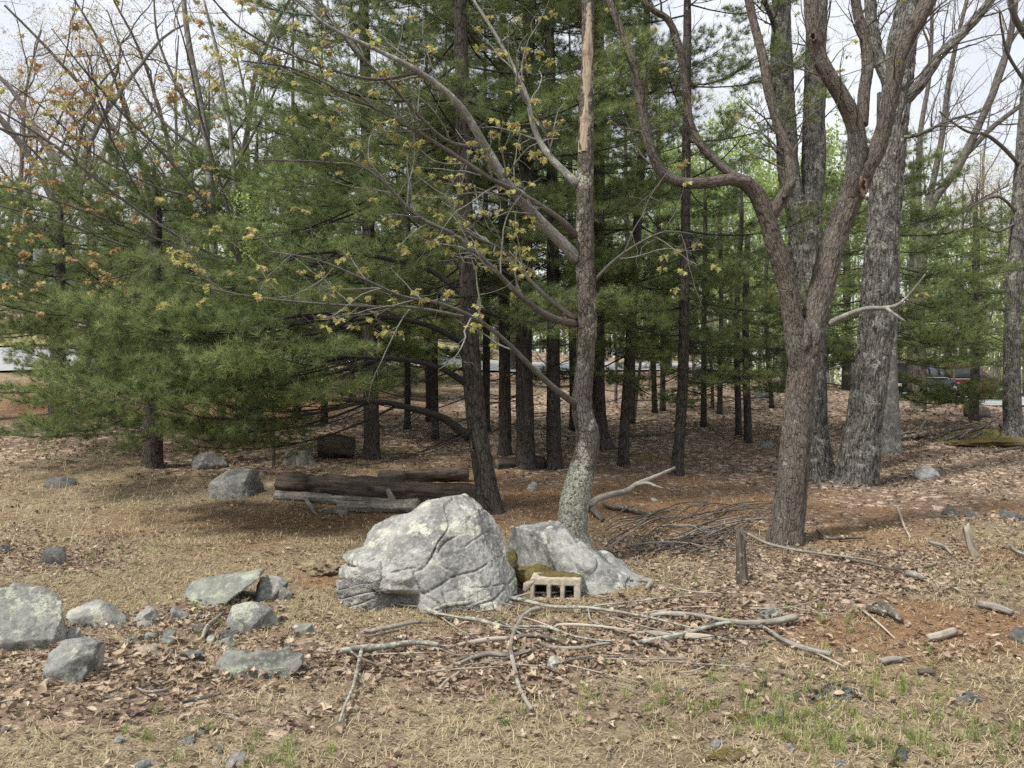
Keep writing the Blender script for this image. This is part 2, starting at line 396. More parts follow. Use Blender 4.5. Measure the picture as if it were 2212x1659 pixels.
M['bud_leaf'] = leafy('far_bud', [(0, (.36, .25, .165)), (.5, (.40, .33, .19)), (1, (.36, .38, .17))], .4)
M['green_bud'] = leafy('far_green_leaf', [(0, (.30, .34, .13)), (.5, (.34, .42, .14)), (1, (.44, .46, .22))], .45)
M['litter'] = leafy('dead_leaf', [(0, (.085, .062, .045)), (.2, (.175, .128, .090)), (.5, (.305, .232, .163)), (.78, (.42, .332, .240)), (.93, (.56, .48, .37)), (1, (.36, .20, .11))], .12, .62, spec=.3)
M['straw'] = leafy('dry_grass', [(0, (.24, .19, .115)), (.4, (.43, .355, .22)), (.8, (.58, .50, .335)), (1, (.40, .385, .175))], .25, .7)
M['grass'] = leafy('green_grass', [(0, (.17, .22, .065)), (.6, (.27, .33, .105)), (1, (.40, .42, .17))], .35, .6)
M['rust'] = leafy('fallen_pine_needle', [(0, (.17, .085, .042)), (.5, (.29, .155, .075)), (1, (.40, .245, .13))], .1, .7)

def ground_mat():
    s = Nodes('forest_floor'); p = s.pos(); z = s.n('SeparateColor'); s.put(z.inputs[0], s.attr('zone', 'Color'))
    n1 = s.noise(p, 1.4, 5, .6); n2 = s.noise(p, 14, 5, .65); n3 = s.noise(p, 70, 4, .7)
    straw = s.mix(s.rng(n2, .36, .64), (.135, .104, .068), (.30, .242, .155))  # base tones darkened: shadow gaps between the grass blades put into the colour
    straw = s.mix(s.rng(n3, .5, .68), straw, (.45, .385, .265)); straw = s.mix(s.rng(n3, .46, .34), straw, (.085, .062, .042))
    straw = s.mix(s.rng(n1, .56, .70, 0, .5), straw, (.185, .170, .085))
    n0 = s.noise(p, .9, 6, .65); straw = s.mix(s.rng(n0, .50, .38, 0, .65), straw, (.125, .092, .065))
    rust = s.mix(s.rng(n2, .36, .62), (.140, .082, .046), (.255, .158, .090)); rust = s.mix(s.rng(n3, .5, .7), rust, (.36, .255, .160))
    rust = s.mix(s.rng(n3, .46, .33), rust, (.065, .038, .024))
    leaf = s.mix(s.rng(n2, .35, .65), (.125, .088, .064), (.29, .214, .158)); leaf = s.mix(s.rng(n3, .46, .34), leaf, (.05, .035, .026))
    lv = s.voro(p, 12, out='Color'); ls = s.n('SeparateColor'); s.put(ls.inputs[0], lv)
    leaf = s.mix(s.rng(ls.outputs[0], .72, .86), leaf, (.48, .38, .295))
    moss = s.mix(s.rng(n3, .35, .65), (.10, .095, .035), (.22, .195, .075))
    col = s.mix(z.outputs[0], straw, rust)
    e = s.math('ADD', z.outputs[1], s.rng(n2, .3, .7, -.25, .25)); col = s.mix(s.rng(e, .35, .65), col, leaf)
    e = s.math('ADD', z.outputs[2], s.rng(n2, .3, .7, -.25, .25)); col = s.mix(s.rng(e, .35, .6), col, moss)
    h = s.math('ADD', n2, s.math('MULTIPLY', n3, .6))
    return s.pbr(col, .95, s.bump(h, .9, .03), .1)
M['ground'] = ground_mat()
def plain(name, c, rough=.6, metal=0., spec=.4, var=.2, sc=8):
    s = Nodes(name); n = s.noise(s.obj(), sc, 5, .6)
    return s.pbr(s.mix(s.rng(n, .35, .65), tuple(x*(1-var) for x in c), tuple(min(1, x*(1+var)) for x in c)), rough, None, spec, metal)
M['road'] = plain('pale_asphalt', (.29, .295, .305), .85, var=.12, sc=3)
M['concrete'] = plain('weathered_concrete', (.36, .315, .245), .95, var=.25, sc=22)
M['verge'] = plain('roadside_grass', (.24, .225, .095), .95, var=.35, sc=1.2)
def moss_mat():
    s = Nodes('moss'); p = s.obj(); n = s.noise(p, 40, 4, .7); n2 = s.noise(p, 9, 3)
    c = s.mix(s.rng(n, .35, .65), (.075, .064, .024), (.175, .148, .052)); c = s.mix(s.rng(n2, .42, .6), c, (.125, .098, .055))
    return s.pbr(c, 1., s.bump(n, 1., .02), .05)
M['moss'] = moss_mat()
M['red_paint'] = plain('red_car_paint', (.095, .008, .014), .35, .0, .4, .05)
M['black_paint'] = plain('black_car_paint', (.007, .0075, .008), .4, .0, .3, .05)
M['glass'] = plain('dark_car_glass', (.02, .025, .03), .08, 0, .8, .05)
M['rubber'] = plain('tyre_rubber', (.014, .014, .014), .9, 0, .2, .1)
M['alloy'] = plain('alloy_rim', (.55, .56, .58), .3, .8, .5, .05)
M['silver'] = plain('silver_trim', (.5, .5, .52), .35, .7, .5, .05)
M['lamp_glass'] = plain('headlamp_glass', (.65, .66, .66), .15, .3, .7, .05)
M['amber'] = plain('amber_lens', (.6, .24, .04), .2, 0, .5, .05)
M['red_lens'] = plain('red_lens', (.35, .02, .02), .2, 0, .5, .05)
M['plate'] = plain('number_plate', (.5, .48, .38), .5, 0, .4, .05)
M['cable'] = plain('blue_cable', (.10, .10, .30), .5, 0, .4, .05)
M['shed_blue'] = plain('blue_grey_siding', (.16, .22, .32), .8, 0, .3, .08)
M['shed_white'] = plain('white_trim', (.7, .7, .7), .7, 0, .3, .04)
M['roof'] = plain('shingle_roof', (.10, .10, .10), .9, 0, .2, .15)
# ================================================================== ground zones (what lies where on the forest floor)
def gz(lst):
    out = []
    for (dx, dy, rx, ry, w) in lst:
        g = G(dx, dy); out.append((g[0], g[1], rx, ry, w))
    return out
Z_LEAF = gz([(1250, 1400, 1.3, .42, 1.1), (930, 1450, 1.1, .36, 1.1), (330, 1345, .8, .45, 1.), (120, 1430, .8, .3, 1.1), (400, 1440, .8, .3, 1.), (100, 1530, .9, .3, .8),
             (1850, 1215, 1.5, .9, 1.), (2000, 1130, 1.4, .5, .45), (1480, 1310, .9, .5, 1.1), (1400, 1180, .8, .8, .7), (90, 960, 3., 3., .75), (1650, 900, 8, 8, 1.1),
             (2080, 920, 8, 7, 1.1), (650, 985, 2., 1.2, .7), (60, 1210, .9, .6, .8), (1950, 1280, 1.2, .5, .5), (1950, 1050, 2.2, 1.2, .55), (700, 930, 4, 2, .6),
             (1350, 930, 4, 4, .8), (600, 1560, .8, .3, .6), (1500, 1530, 1., .3, .45)])
Z_RUST = gz([(1650, 1120, 1.8, 1.2, .8), (1750, 1330, 1.2, .5, .5), (1500, 1060, 2.3, 1.6, 1.1), (1180, 1060, 1.9, 1.8, 1.1), (1900, 1340, 1.2, .7, .8), (2110, 1370, 1.1, .5, 1.), (2020, 1100, 1.8, .8, .9), (2050, 1200, 1.3, .7, .9),
             (700, 1130, 2.2, 1.0, .8), (600, 900, 5, 4, 1.1), (250, 880, 3, 1.4, .9), (1400, 990, 3, 2.4, .7), (900, 1370, .8, .4, .55), (1700, 1240, .8, .6, .6), (950, 950, 3, 2, .8), (700, 1250, .25, .3, .9)])
Z_MOSS = gz([(2150, 945, 1.6, .7, 1.), (1420, 985, 1.3, .7, .55), (690, 962, 1.3, .6, .6), (2110, 1160, .8, .35, .5), (1640, 975, 1.6, .8, .5), (700, 1215, .35, .3, .6), (940, 975, 1.5, .8, .5),
             (1570, 1632, .16, .07, 1.)])
def zsum(lst, x, y):
    r = np.zeros(np.shape(x))
    for (a, b, rx, ry, w) in lst: r = r+w*np.exp(-((x-a)/rx)**2-((y-b)/ry)**2)
    return r
def zones(x, y):
    p = np.stack([x, y, x*0], 1)
    n = fbm(p*1.1, 3, 21); n2 = fbm(p*1.3+9, 3, 44)
    r = np.clip(zsum(Z_RUST, x, y)+.35*n, 0, 1); l = np.clip(zsum(Z_LEAF, x, y)+.30*n2, 0, 1); m = np.clip(zsum(Z_MOSS, x, y)+.2*n-.1, 0, 1)
    far = sstep(24, 34, y); l = np.maximum(l, far*.85)
    return r, l, m
# ------------------------------------------------------------------ the ground: one sheet to the horizon
def axis(lo, hi, c0, c1, fine, grow):
    a = list(np.arange(c0, c1, fine)); s = fine; v = c1
    while v < hi: a.append(v); s *= grow; v += s
    s = fine; v = c0-fine; b = []
    while v > lo: b.append(v); s *= grow; v -= s
    return np.array(b[::-1]+a+[hi])
gx = axis(-400, 400, -4.5, 4.5, .06, 1.05); gy = axis(-40, 600, 2.6, 8.5, .055, 1.032)
XX, YY = np.meshgrid(gx, gy); fx, fy = XX.ravel(), YY.ravel()
zz = H(fx, fy)
r_, l_, m_ = zones(fx, fy)
n_x = len(gx); ii = np.arange(len(gy)-1)[:, None]*n_x; jj = np.arange(n_x-1)[None]
Q = np.stack([ii+jj, ii+jj+1, ii+n_x+jj+1, ii+n_x+jj], -1).reshape(-1, 4)
ground = mk('ground', np.stack([fx, fy, zz], 1), Q, M['ground'], attrs={'zone': ('FLOAT_COLOR', np.stack([r_, l_, m_, np.ones_like(r_)], 1))})
tag(ground, kind='structure')

# ------------------------------------------------------------------ roads and drive, laid on the ground
def strip(name, pts, wid, mat, lift, n=60, m=6, edge=.25):
    C, _ = crom(pts, [0]*len(pts), .5); t = norm(np.gradient(C, axis=0)); nrm_ = np.stack([-t[:, 1], t[:, 0]], 1)
    s = np.linspace(-.5, .5, m+1)
    wob = 1+edge*.2*vnoise(np.stack([np.arange(len(C))*.35, C[:, 0]*0, C[:, 0]*0], 1), 8)
    XY = C[:, None, :2]+nrm_[:, None]*(s[None, :, None]*wid*wob[:, None, None])
    z = H0(XY[..., 0], XY[..., 1])+lift
    V = np.concatenate([XY, z[..., None]], -1).reshape(-1, 3)
    i = np.arange(len(C)-1)[:, None]*(m+1); j = np.arange(m)[None]
    F_ = np.stack([i+j, i+j+1, i+m+2+j, i+m+1+j], -1).reshape(-1, 4)
    o = mk(name, V, F_, mat); tag(o, kind='structure'); return o
strip('road', [(-42, 15, 0), (-24, 21.5, 0), (-15.5, 26, 0), (-8, 32, 0), (2, 39, 0), (12.5, 45, 0), (24, 52, 0), (45, 62, 0), (80, 75, 0)], 5.4, M['road'], .10)
strip('driveway', [(16, 37.5, 0), (20, 39.5, 0), (25, 41, 0), (32, 42.5, 0), (60, 46, 0)], 9.0, M['road'], .11)
strip('verge', [(-46, 21, 0), (-27, 26.8, 0), (-19, 31.2, 0), (-11.5, 37, 0), (-2, 44, 0)], 5.6, M['verge'], .09)

# ================================================================== litter templates
def leaf_outline(kind):
    if kind == 'oak':
        pts = [(0, 0), (.10, .16), (.30, .22), (.22, .36), (.42, .50), (.25, .58), (.34, .76), (.16, .80), (0, 1.0)]
    elif kind == 'maple':
        pts = [(0, 0), (.22, .10), (.50, .16), (.36, .34), (.56, .58), (.28, .52), (.20, .66), (0, 1.0)]
    else:
        pts = [(0, 0), (.16, .14), (.27, .38), (.25, .62), (.13, .84), (0, 1.0)]
    R = [(x, y) for x, y in pts]; L = [(-x, y) for x, y in pts[1:-1]][::-1]
    return np.array(pts), np.array(R+L)
def leaf_template(kind, curl, fold, seed):
    """midrib + two sides: triangles between midrib and rim"""
    half, _ = leaf_outline(kind); rng = np.random.default_rng(seed)
    n = len(half); V = []; 
    for x, y in half: V.append((0, y, 0))
    for x, y in half[1:-1]: V.append((x, y, 0))
    for x, y in half[1:-1]: V.append((-x, y, 0))
    V = np.array(V, float); k = n-2; F_ = []
    for sgn, b in ((1, n), (-1, n+k)):
        for i in range(n-1):
            a0, a1 = i, i+1
            b0 = b+i-1 if i > 0 else None; b1 = b+i if i < k else None
            tri = []
            if b0 is not None and b1 is not None: tri = [(a0, b0, b1), (a0, b1, a1)]
            elif b1 is not None: tri = [(a0, b1, a1)]
            elif b0 is not None: tri = [(a0, b0, a1)]
            for t in tri: F_.append(t if sgn > 0 else t[::-1])
    V[:, 1] -= .45
    z = fold*np.abs(V[:, 0])+curl*(V[:, 1]**2)*1.2+curl*.8*V[:, 0]**2*rng.choice([-1, 1, 1])
    z += rng.normal(0, .035, len(V))
    V[:, 2] = z-z.min()*.6
    return V, np.array(F_)
def scatter_mesh(templates, pos, rotR, size, rnd):
    """numpy instancing of templates -> V, F, rnd attr"""
    VV = []; FF = []; AA = []; off = 0
    pick = RNG.integers(0, len(templates), len(pos))
    for t, (V, F_) in enumerate(templates):
        k = np.where(pick == t)[0]
        if not len(k): continue
        X = np.einsum('nij,vj->nvi', rotR[k], V)*size[k, None, None]+pos[k, None, :]
        VV.append(X.reshape(-1, 3)); nv = len(V)
        FF.append((F_[None]+(np.arange(len(k))*nv)[:, None, None]).reshape(-1, F_.shape[1])+off); off += nv*len(k)
        AA.append(np.repeat(rnd[k], nv))
    return np.concatenate(VV), np.concatenate(FF), np.concatenate(AA)
def randrot(n, tilt, rng=RNG):
    """random yaw with tilt of the local Z up to `tilt` (array or number, radians)"""
    yaw = rng.uniform(0, 2*np.pi, n); ta = rng.uniform(0, 2*np.pi, n); tl = np.abs(rng.normal(0, 1, n))*tilt
    ax = np.stack([np.cos(ta), np.sin(ta), np.zeros(n)], 1)
    K = np.zeros((n, 3, 3)); K[:, 0, 2] = ax[:, 1]; K[:, 1, 2] = -ax[:, 0]; K[:, 2, 0] = -ax[:, 1]; K[:, 2, 1] = ax[:, 0]
    R1 = np.eye(3)[None]+np.sin(tl)[:, None, None]*K+(1-np.cos(tl))[:, None, None]*(K@K)
    c, s = np.cos(yaw), np.sin(yaw); Rz = np.zeros((n, 3, 3)); Rz[:, 0, 0] = c; Rz[:, 0, 1] = -s; Rz[:, 1, 0] = s; Rz[:, 1, 1] = c; Rz[:, 2, 2] = 1
    return R1@Rz
def sample(n, y0, y1, um=.86):
    """uniform over the trapezoid of ground the camera takes in"""
    y = np.sqrt(RNG.uniform(y0*y0, y1*y1, n)); return RNG.uniform(-um, um, n)*y, y
LT = [leaf_template(k, c, f, i) for i, (k, c, f) in enumerate([('oak', .55, .4), ('oak', 1.0, .3), ('oak', -.6, .7), ('maple', .8, .5), ('maple', -.6, .7), ('ovate', .7, .6), ('ovate', 1.1, .8), ('oak', 1.2, .5)])]
LTs = [leaf_template(k, c, f, i+40) for i, (k, c, f) in enumerate([('ovate', .6, .5), ('ovate', 1.1, .8), ('ovate', -.5, .4)])]
LTn = LTs+LTs+LT[1:2]+LT[7:8]+LT[4:5]
LTq = [(np.array([(0, -.5, .1), (.32, 0, 0), (0, .5, .12), (-.32, 0, .05)]), np.array([(0, 1, 2), (0, 2, 3)])), (np.array([(0, -.5, 0), (.28, .1, .15), (0, .5, .0), (-.28, -.05, .12)]), np.array([(0, 1, 2), (0, 2, 3)]))]
def litter(n, y0, y1, smin, smax, tilt, keep):
    x, y = sample(n, y0, y1); r, l, m = zones(x, y)
    k = RNG.uniform(0, 1, n) < keep(r, l, m); x, y = x[k], y[k]
    pos = np.stack([x, y, H(x, y)+RNG.uniform(.002, .03, len(x))], 1)
    return pos, randrot(len(x), tilt), RNG.uniform(smin, smax, len(x))*RNG.uniform(.6, 1.1, len(x))
VV = []; FF = []; AA = []; off = 0
for (n, y0, y1, s0, s1, tilt, keep, T) in (
        (46000, 2.7, 9.5, .028, .066, .42, lambda r, l, m: np.clip(l**1.5*1.0+.05, 0, 1)*(1-.6*m), LTn),
        (26000, 9.5, 20, .055, .105, .45, lambda r, l, m: np.clip(l**1.5+.06-.25*r, .02, 1)*.75*(1-.6*m), LTs),
        (42000, 20, 46, .10, .18, .5, lambda r, l, m: np.clip(l**1.4+.04-.3*r, .02, 1)*.7, LTq)):
    pos, R, sz = litter(n, y0, y1, s0, s1, tilt, keep)
    V, F_, A = scatter_mesh(T, pos, R, sz, RNG.beta(2.0, 2.7, len(pos)))
    VV.append(V); FF.append(F_+off); AA.append(A); off += len(V)
pos, R, sz = litter(20000, 2.7, 12, .018, .05, .5, lambda r, l, m: np.full(len(r), .8))
V, F_, A = scatter_mesh(LTq, pos, R, sz, RNG.beta(1.3, 2.0, len(pos))); VV.append(V); FF.append(F_+off); AA.append(A); off += len(V)
lo = mk('leaf_litter', np.concatenate(VV), np.concatenate(FF), M['litter'], attrs={'rnd': ('FLOAT', np.concatenate(AA))}, smooth=False)
tag(lo, 'brown dead oak and maple leaves scattered over the forest floor', 'leaf litter', kind='stuff')
# the leaves that show largest, each of its own
LM = []
for i, (V, F_) in enumerate(LT):
    for q in range(4):
        LM.append(mkmesh('oak_leaf', V, F_, M['litter'], attrs={'rnd': ('FLOAT', np.full(len(V), [.33, .48, .62, .80][q]))}, smooth=False))
x, y = sample(4000, 3.2, 7.2, .66); r, l, m = zones(x, y); k = np.where(RNG.uniform(0, 1, 4000) < l**2)[0][:290]
R = randrot(len(k), .3)
for i, q in enumerate(k):
    o = obj('oak_leaf', LM[RNG.integers(0, len(LM))], ground)
    o.matrix_basis = mat4(R[i], (x[q], y[q], float(H(x[q], y[q]))+.022), RNG.uniform(.05, .085))
# ------------------------------------------------------------------ dry grass, green grass, fallen needles, twigs
def blades(pos, dirs, length, width, lift, bend):
    """three-point bent blade: two quads"""
    n = len(pos); side = norm(np.cross(dirs, [0, 0, 1]))
    mid = pos+dirs*(length*.5)[:, None]+np.array([0, 0, 1])*(lift*.6)[:, None]
    tip = pos+dirs*length[:, None]+np.array([0, 0, 1])*(lift*(1-bend))[:, None]
    w = width[:, None]
    V = np.stack([pos-side*w, pos+side*w, mid-side*w*.8, mid+side*w*.8, tip], 1).reshape(-1, 3)
    b = np.arange(n)[:, None]*5
    F_ = np.concatenate([b+np.array([0, 1, 3]), b+np.array([0, 3, 2]), b+np.array([2, 3, 4])])
    return V, F_
def grassfield(name, n, y0, y1, keep, L, wd, lf, mat, label, cat, um=.8):
    x, y = sample(n, y0, y1, um); r, l, m = zones(x, y)
    cl = fbm(np.stack([x, y, x*0], 1)*2.2, 3, 77)
    k = RNG.uniform(0, 1, n) < keep(r, l, m, cl); x, y = x[k], y[k]; n = len(x)
    a = RNG.uniform(0, 2*np.pi, n); d = np.stack([np.cos(a), np.sin(a), 0*a], 1)
    V, F_ = blades(np.stack([x, y, H(x, y)-.002], 1), d, RNG.uniform(*L, n), RNG.uniform(*wd, n), RNG.uniform(*lf, n), RNG.uniform(0, .9, n))
    o = mk(name, V, F_, mat, attrs={'rnd': ('FLOAT', np.repeat(np.clip(RNG.normal(.5, .25, n), 0, 1), 5))}, smooth=False)
    tag(o, label, cat, kind='stuff'); return o
grassfield('dry_grass', 100000, 2.7, 8.5, lambda r, l, m, c: np.clip(1.0-l*.75-.6*r+.75*c, .03, 1), (.03, .10), (.0012, .0026), (.005, .055), M['straw'], 'short dry straw-coloured grass lying over the clearing', 'grass')
grassfield('far_dry_grass', 60000, 8.2, 17, lambda r, l, m, c: np.clip(.8-l*.6-.6*r+.4*c, .02, 1), (.04, .11), (.0016, .0036), (.01, .07), M['straw'], 'dry straw grass on the ground among the trees', 'grass')
grassfield('fallen_needles', 60000, 3.5, 15, lambda r, l, m, c: np.clip(r*1.1-.1, 0, 1), (.05, .10), (.0009, .0017), (.002, .02), M['rust'], 'rust-brown fallen pine needles carpeting the ground', 'needle litter')
# tall dry stems on the bank
x = RNG.uniform(-8.5, -3.0, 1500); y = RNG.uniform(8, 15, 1500); k = RNG.uniform(0, 1, 1500) < np.exp(-((x/y+.55)/.10)**2); x, y = x[k], y[k]; n = len(x)
a = RNG.uniform(0, 2*np.pi, n); d = np.stack([np.cos(a), np.sin(a), 0*a], 1)
V, F_ = blades(np.stack([x, y, H(x, y)], 1), d, RNG.uniform(.08, .35, n), RNG.uniform(.0015, .003, n), RNG.uniform(.1, .42, n), RNG.uniform(0, .6, n))
tag(mk('dry_stems', V, F_, M['straw'], attrs={'rnd': ('FLOAT', np.repeat(RNG.uniform(.4, .85, n), 5))}, smooth=False), 'tall bent dry grass stems on the bank beside the pine boughs', 'grass', kind='stuff')
# green tufts
tp = []
for (dx, dy, c) in ((1690, 1560, 22), (1740, 1500, 10), (1760, 1600, 14), (1980, 1610, 16), (2140, 1600, 9), (1950, 1470, 9), (600, 1345, 4), (440, 1335, 10), (1290, 1390, 4), (1025, 1375, 4), (1600, 1370, 6), (1820, 1340, 7),
                    (2110, 1250, 8), (560, 1640, 10), (350, 1590, 4), (1430, 1520, 6), (1250, 1540, 6), (160, 1200, 5), (400, 1180, 6), (980, 1190, 5), (1500, 1250, 4), (2000, 1540, 10), (1600, 1500, 10)):
    for q in range(int(c*1.6)):
        g = G(dx+RNG.normal(0, 75), dy+RNG.normal(0, 24)); tp.append(g)
tp = np.array(tp); nb = 20
base = np.repeat(tp, nb, 0)+np.concatenate([RNG.normal(0, .014, (len(tp)*nb, 2)), np.zeros((len(tp)*nb, 1))], 1); n = len(base)
a = RNG.uniform(0, 2*np.pi, n); d = np.stack([np.cos(a), np.sin(a), 0*a], 1)
V, F_ = blades(base, d, RNG.uniform(.01, .045, n), RNG.uniform(.0009, .0018, n), RNG.uniform(.03, .085, n), RNG.uniform(0, .3, n))
tag(mk('green_grass', V, F_, M['grass'], attrs={'rnd': ('FLOAT', RNG.uniform(0, 1, len(tp)).repeat(nb*5))}, smooth=False), 'small fresh green grass tufts in the dry turf', 'grass', kind='stuff')
# twig litter
mb = MB(); x, y = sample(900, 3.0, 16, .75); r, l, m = zones(x, y)
for q in range(900):
    if RNG.uniform() > .25+.75*l[q]: continue
    a = RNG.uniform(0, 6.28); L = RNG.uniform(.08, .42); d = np.array([math.cos(a), math.sin(a), RNG.normal(0, .08)])
    p0 = np.array([x[q], y[q], float(H(x[q], y[q]))+.012]); mid = p0+d*L*.5+RNG.normal(0, .02, 3)*[1, 1, .4]; p2 = p0+d*L
    rr = RNG.uniform(.0015, .0045); addtube(mb, [p0, mid, p2], [rr, rr*.85, rr*.4], 4)
tag(mb.done('twig_litter', M['stick']), 'thin dead twigs lying everywhere among the leaves', 'twigs', kind='stuff')
# ================================================================== rocks
def poly_radius(poly, nphi=720):
    """star radius of a polygon around the origin"""
    ph = np.arange(nphi)/nphi*2*np.pi-np.pi; d = np.stack([np.cos(ph), np.sin(ph)], 1); r = np.zeros(nphi)
    A = poly; B = np.roll(poly, -1, 0)
    for a, b in zip(A, B):
        e = b-a; den = d[:, 0]*e[1]-d[:, 1]*e[0]; den = np.where(np.abs(den) < 1e-9, 1e-9, den)
        t = (a[0]*e[1]-a[1]*e[0])/den; s = (a[0]*d[:, 1]-a[1]*d[:, 0])/den
        ok = (s >= -1e-6) & (s <= 1+1e-6) & (t > 0); r = np.where(ok, np.maximum(r, t), r)
    r[r == 0] = np.median(r[r > 0]); return ph, r
def stone(name, poly, mat, label, res=4, thick=.8, planes=None, nrand=10, amp=.022, seed=0, Y=None, fine=.011, sink=.35, box=.66, yaw=0., post=None, group=None, cat='rock', cut=(.50, .88), shear=0., smooth_n=7):
    """a stone from its outline (overview coordinates), built at its own distance with real depth"""
    rng = np.random.default_rng(seed+1000)
    poly = np.array(poly, float); yb = poly[:, 1].max(); xb = poly[:, 0].mean()
    wpx = np.ptp(poly[:, 0])
    if Y is None:
        g = G(xb, yb-(np.ptp(poly[:, 1])*.06)); Y = g[1]+wpx/FP*g[1]*.5*thick*.55
    loc = (poly-[CX, CY])*[1, -1]/FP*Y; loc[:, 1] += CZ           # X, Z in metres at the stone's own depth
    c = np.array([loc[:, 0].mean(), 0.]); zmin, zmax = loc[:, 1].min(), loc[:, 1].max(); h = zmax-zmin
    low = loc[:, 1] < zmin+.30*h; loc[low, 1] -= sink*h
    c[1] = zmin+.22*h
    ph, rad = poly_radius(loc-c)
    rad = np.convolve(np.concatenate([rad[-6:], rad, rad[:6]]), np.ones(smooth_n)/smooth_n, 'same')[6:-6]
    D, F_ = ico(res); phi = np.arctan2(D[:, 2], D[:, 0])
    Rr = np.interp(phi, ph, rad, period=2*np.pi)
    T = .5*np.ptp(loc[:, 0])*thick
    cp = np.sqrt(np.clip(1-D[:, 1]**2, 0, 1)); sp = D[:, 1]
    V = np.stack([Rr*np.cos(phi)*cp**box, np.sign(sp)*np.abs(sp)**box*T, Rr*np.sin(phi)*cp**box], 1)
    if shear: V[:, 1] += V[:, 0]*shear
    pl = list(planes or [])
    for k in range(nrand):
        n = norm(np.array([rng.normal(0, .7), -abs(rng.normal(.55, .45)), rng.normal(.35, .5)])); pl.append((n, rng.uniform(*cut)))
    for n, f in pl:
        n = norm(n); d = (V@n).max()*f; ex = np.maximum(V@n-d, 0); V = V-ex[:, None]*n*.97
    S = max(.05, .5*np.ptp(loc[:, 0]))
    nr = norm(V/np.array([1, 1, 1.]))
    V = V+nr*(amp*S*3*fbm(V/S*1.3+seed, 3, seed)[:, None]*.5)+nr*(fine*fbm(V*14+seed, 4, seed+3)[:, None])
    if post is not None: V = post(V, nr)
    if yaw:
        cy, sy = math.cos(yaw), math.sin(yaw); V = V@np.array([[cy, sy, 0], [-sy, cy, 0], [0, 0, 1]])
    base = np.array([c[0], Y, c[1]])
    o = obj(name, mkmesh(name, V, F_, mat, smooth=True), None, base)
    tag(o, label, cat, group); return o

# ------------------------------------------------------------------ the big grey boulder
BP = [C2(*p) for p in [(235, 870), (250, 825), (310, 795), (200, 770), (195, 745), (285, 725), (190, 690), (195, 660), (300, 650), (180, 615), (225, 585), (335, 548), (350, 470), (390, 412), (500, 357), (620, 330), (680, 282), (780, 232), (880, 212), (950, 215), (1020, 255),
                       (1080, 310), (1130, 360), (1160, 420), (1190, 500), (1215, 570), (1260, 640), (1285, 720), (1305, 835), (1200, 872), (1000, 905), (770, 917), (500, 880)]]
YB = 6.62
def bl(x, y):     # detail view position -> boulder-local X, Z metres
    d = C2(x, y); return np.array([(d[0]-CX)/FP*YB, CZ+(CY-d[1])/FP*YB])
def seg_dist(q, pts):
    d = np.full(len(q), 9.)
    for a, b in zip(pts[:-1], pts[1:]):
        e = b-a; t = np.clip(((q-a)@e)/(e@e+1e-9), 0, 1); d = np.minimum(d, np.linalg.norm(q-a-t[:, None]*e, axis=1))
    return d
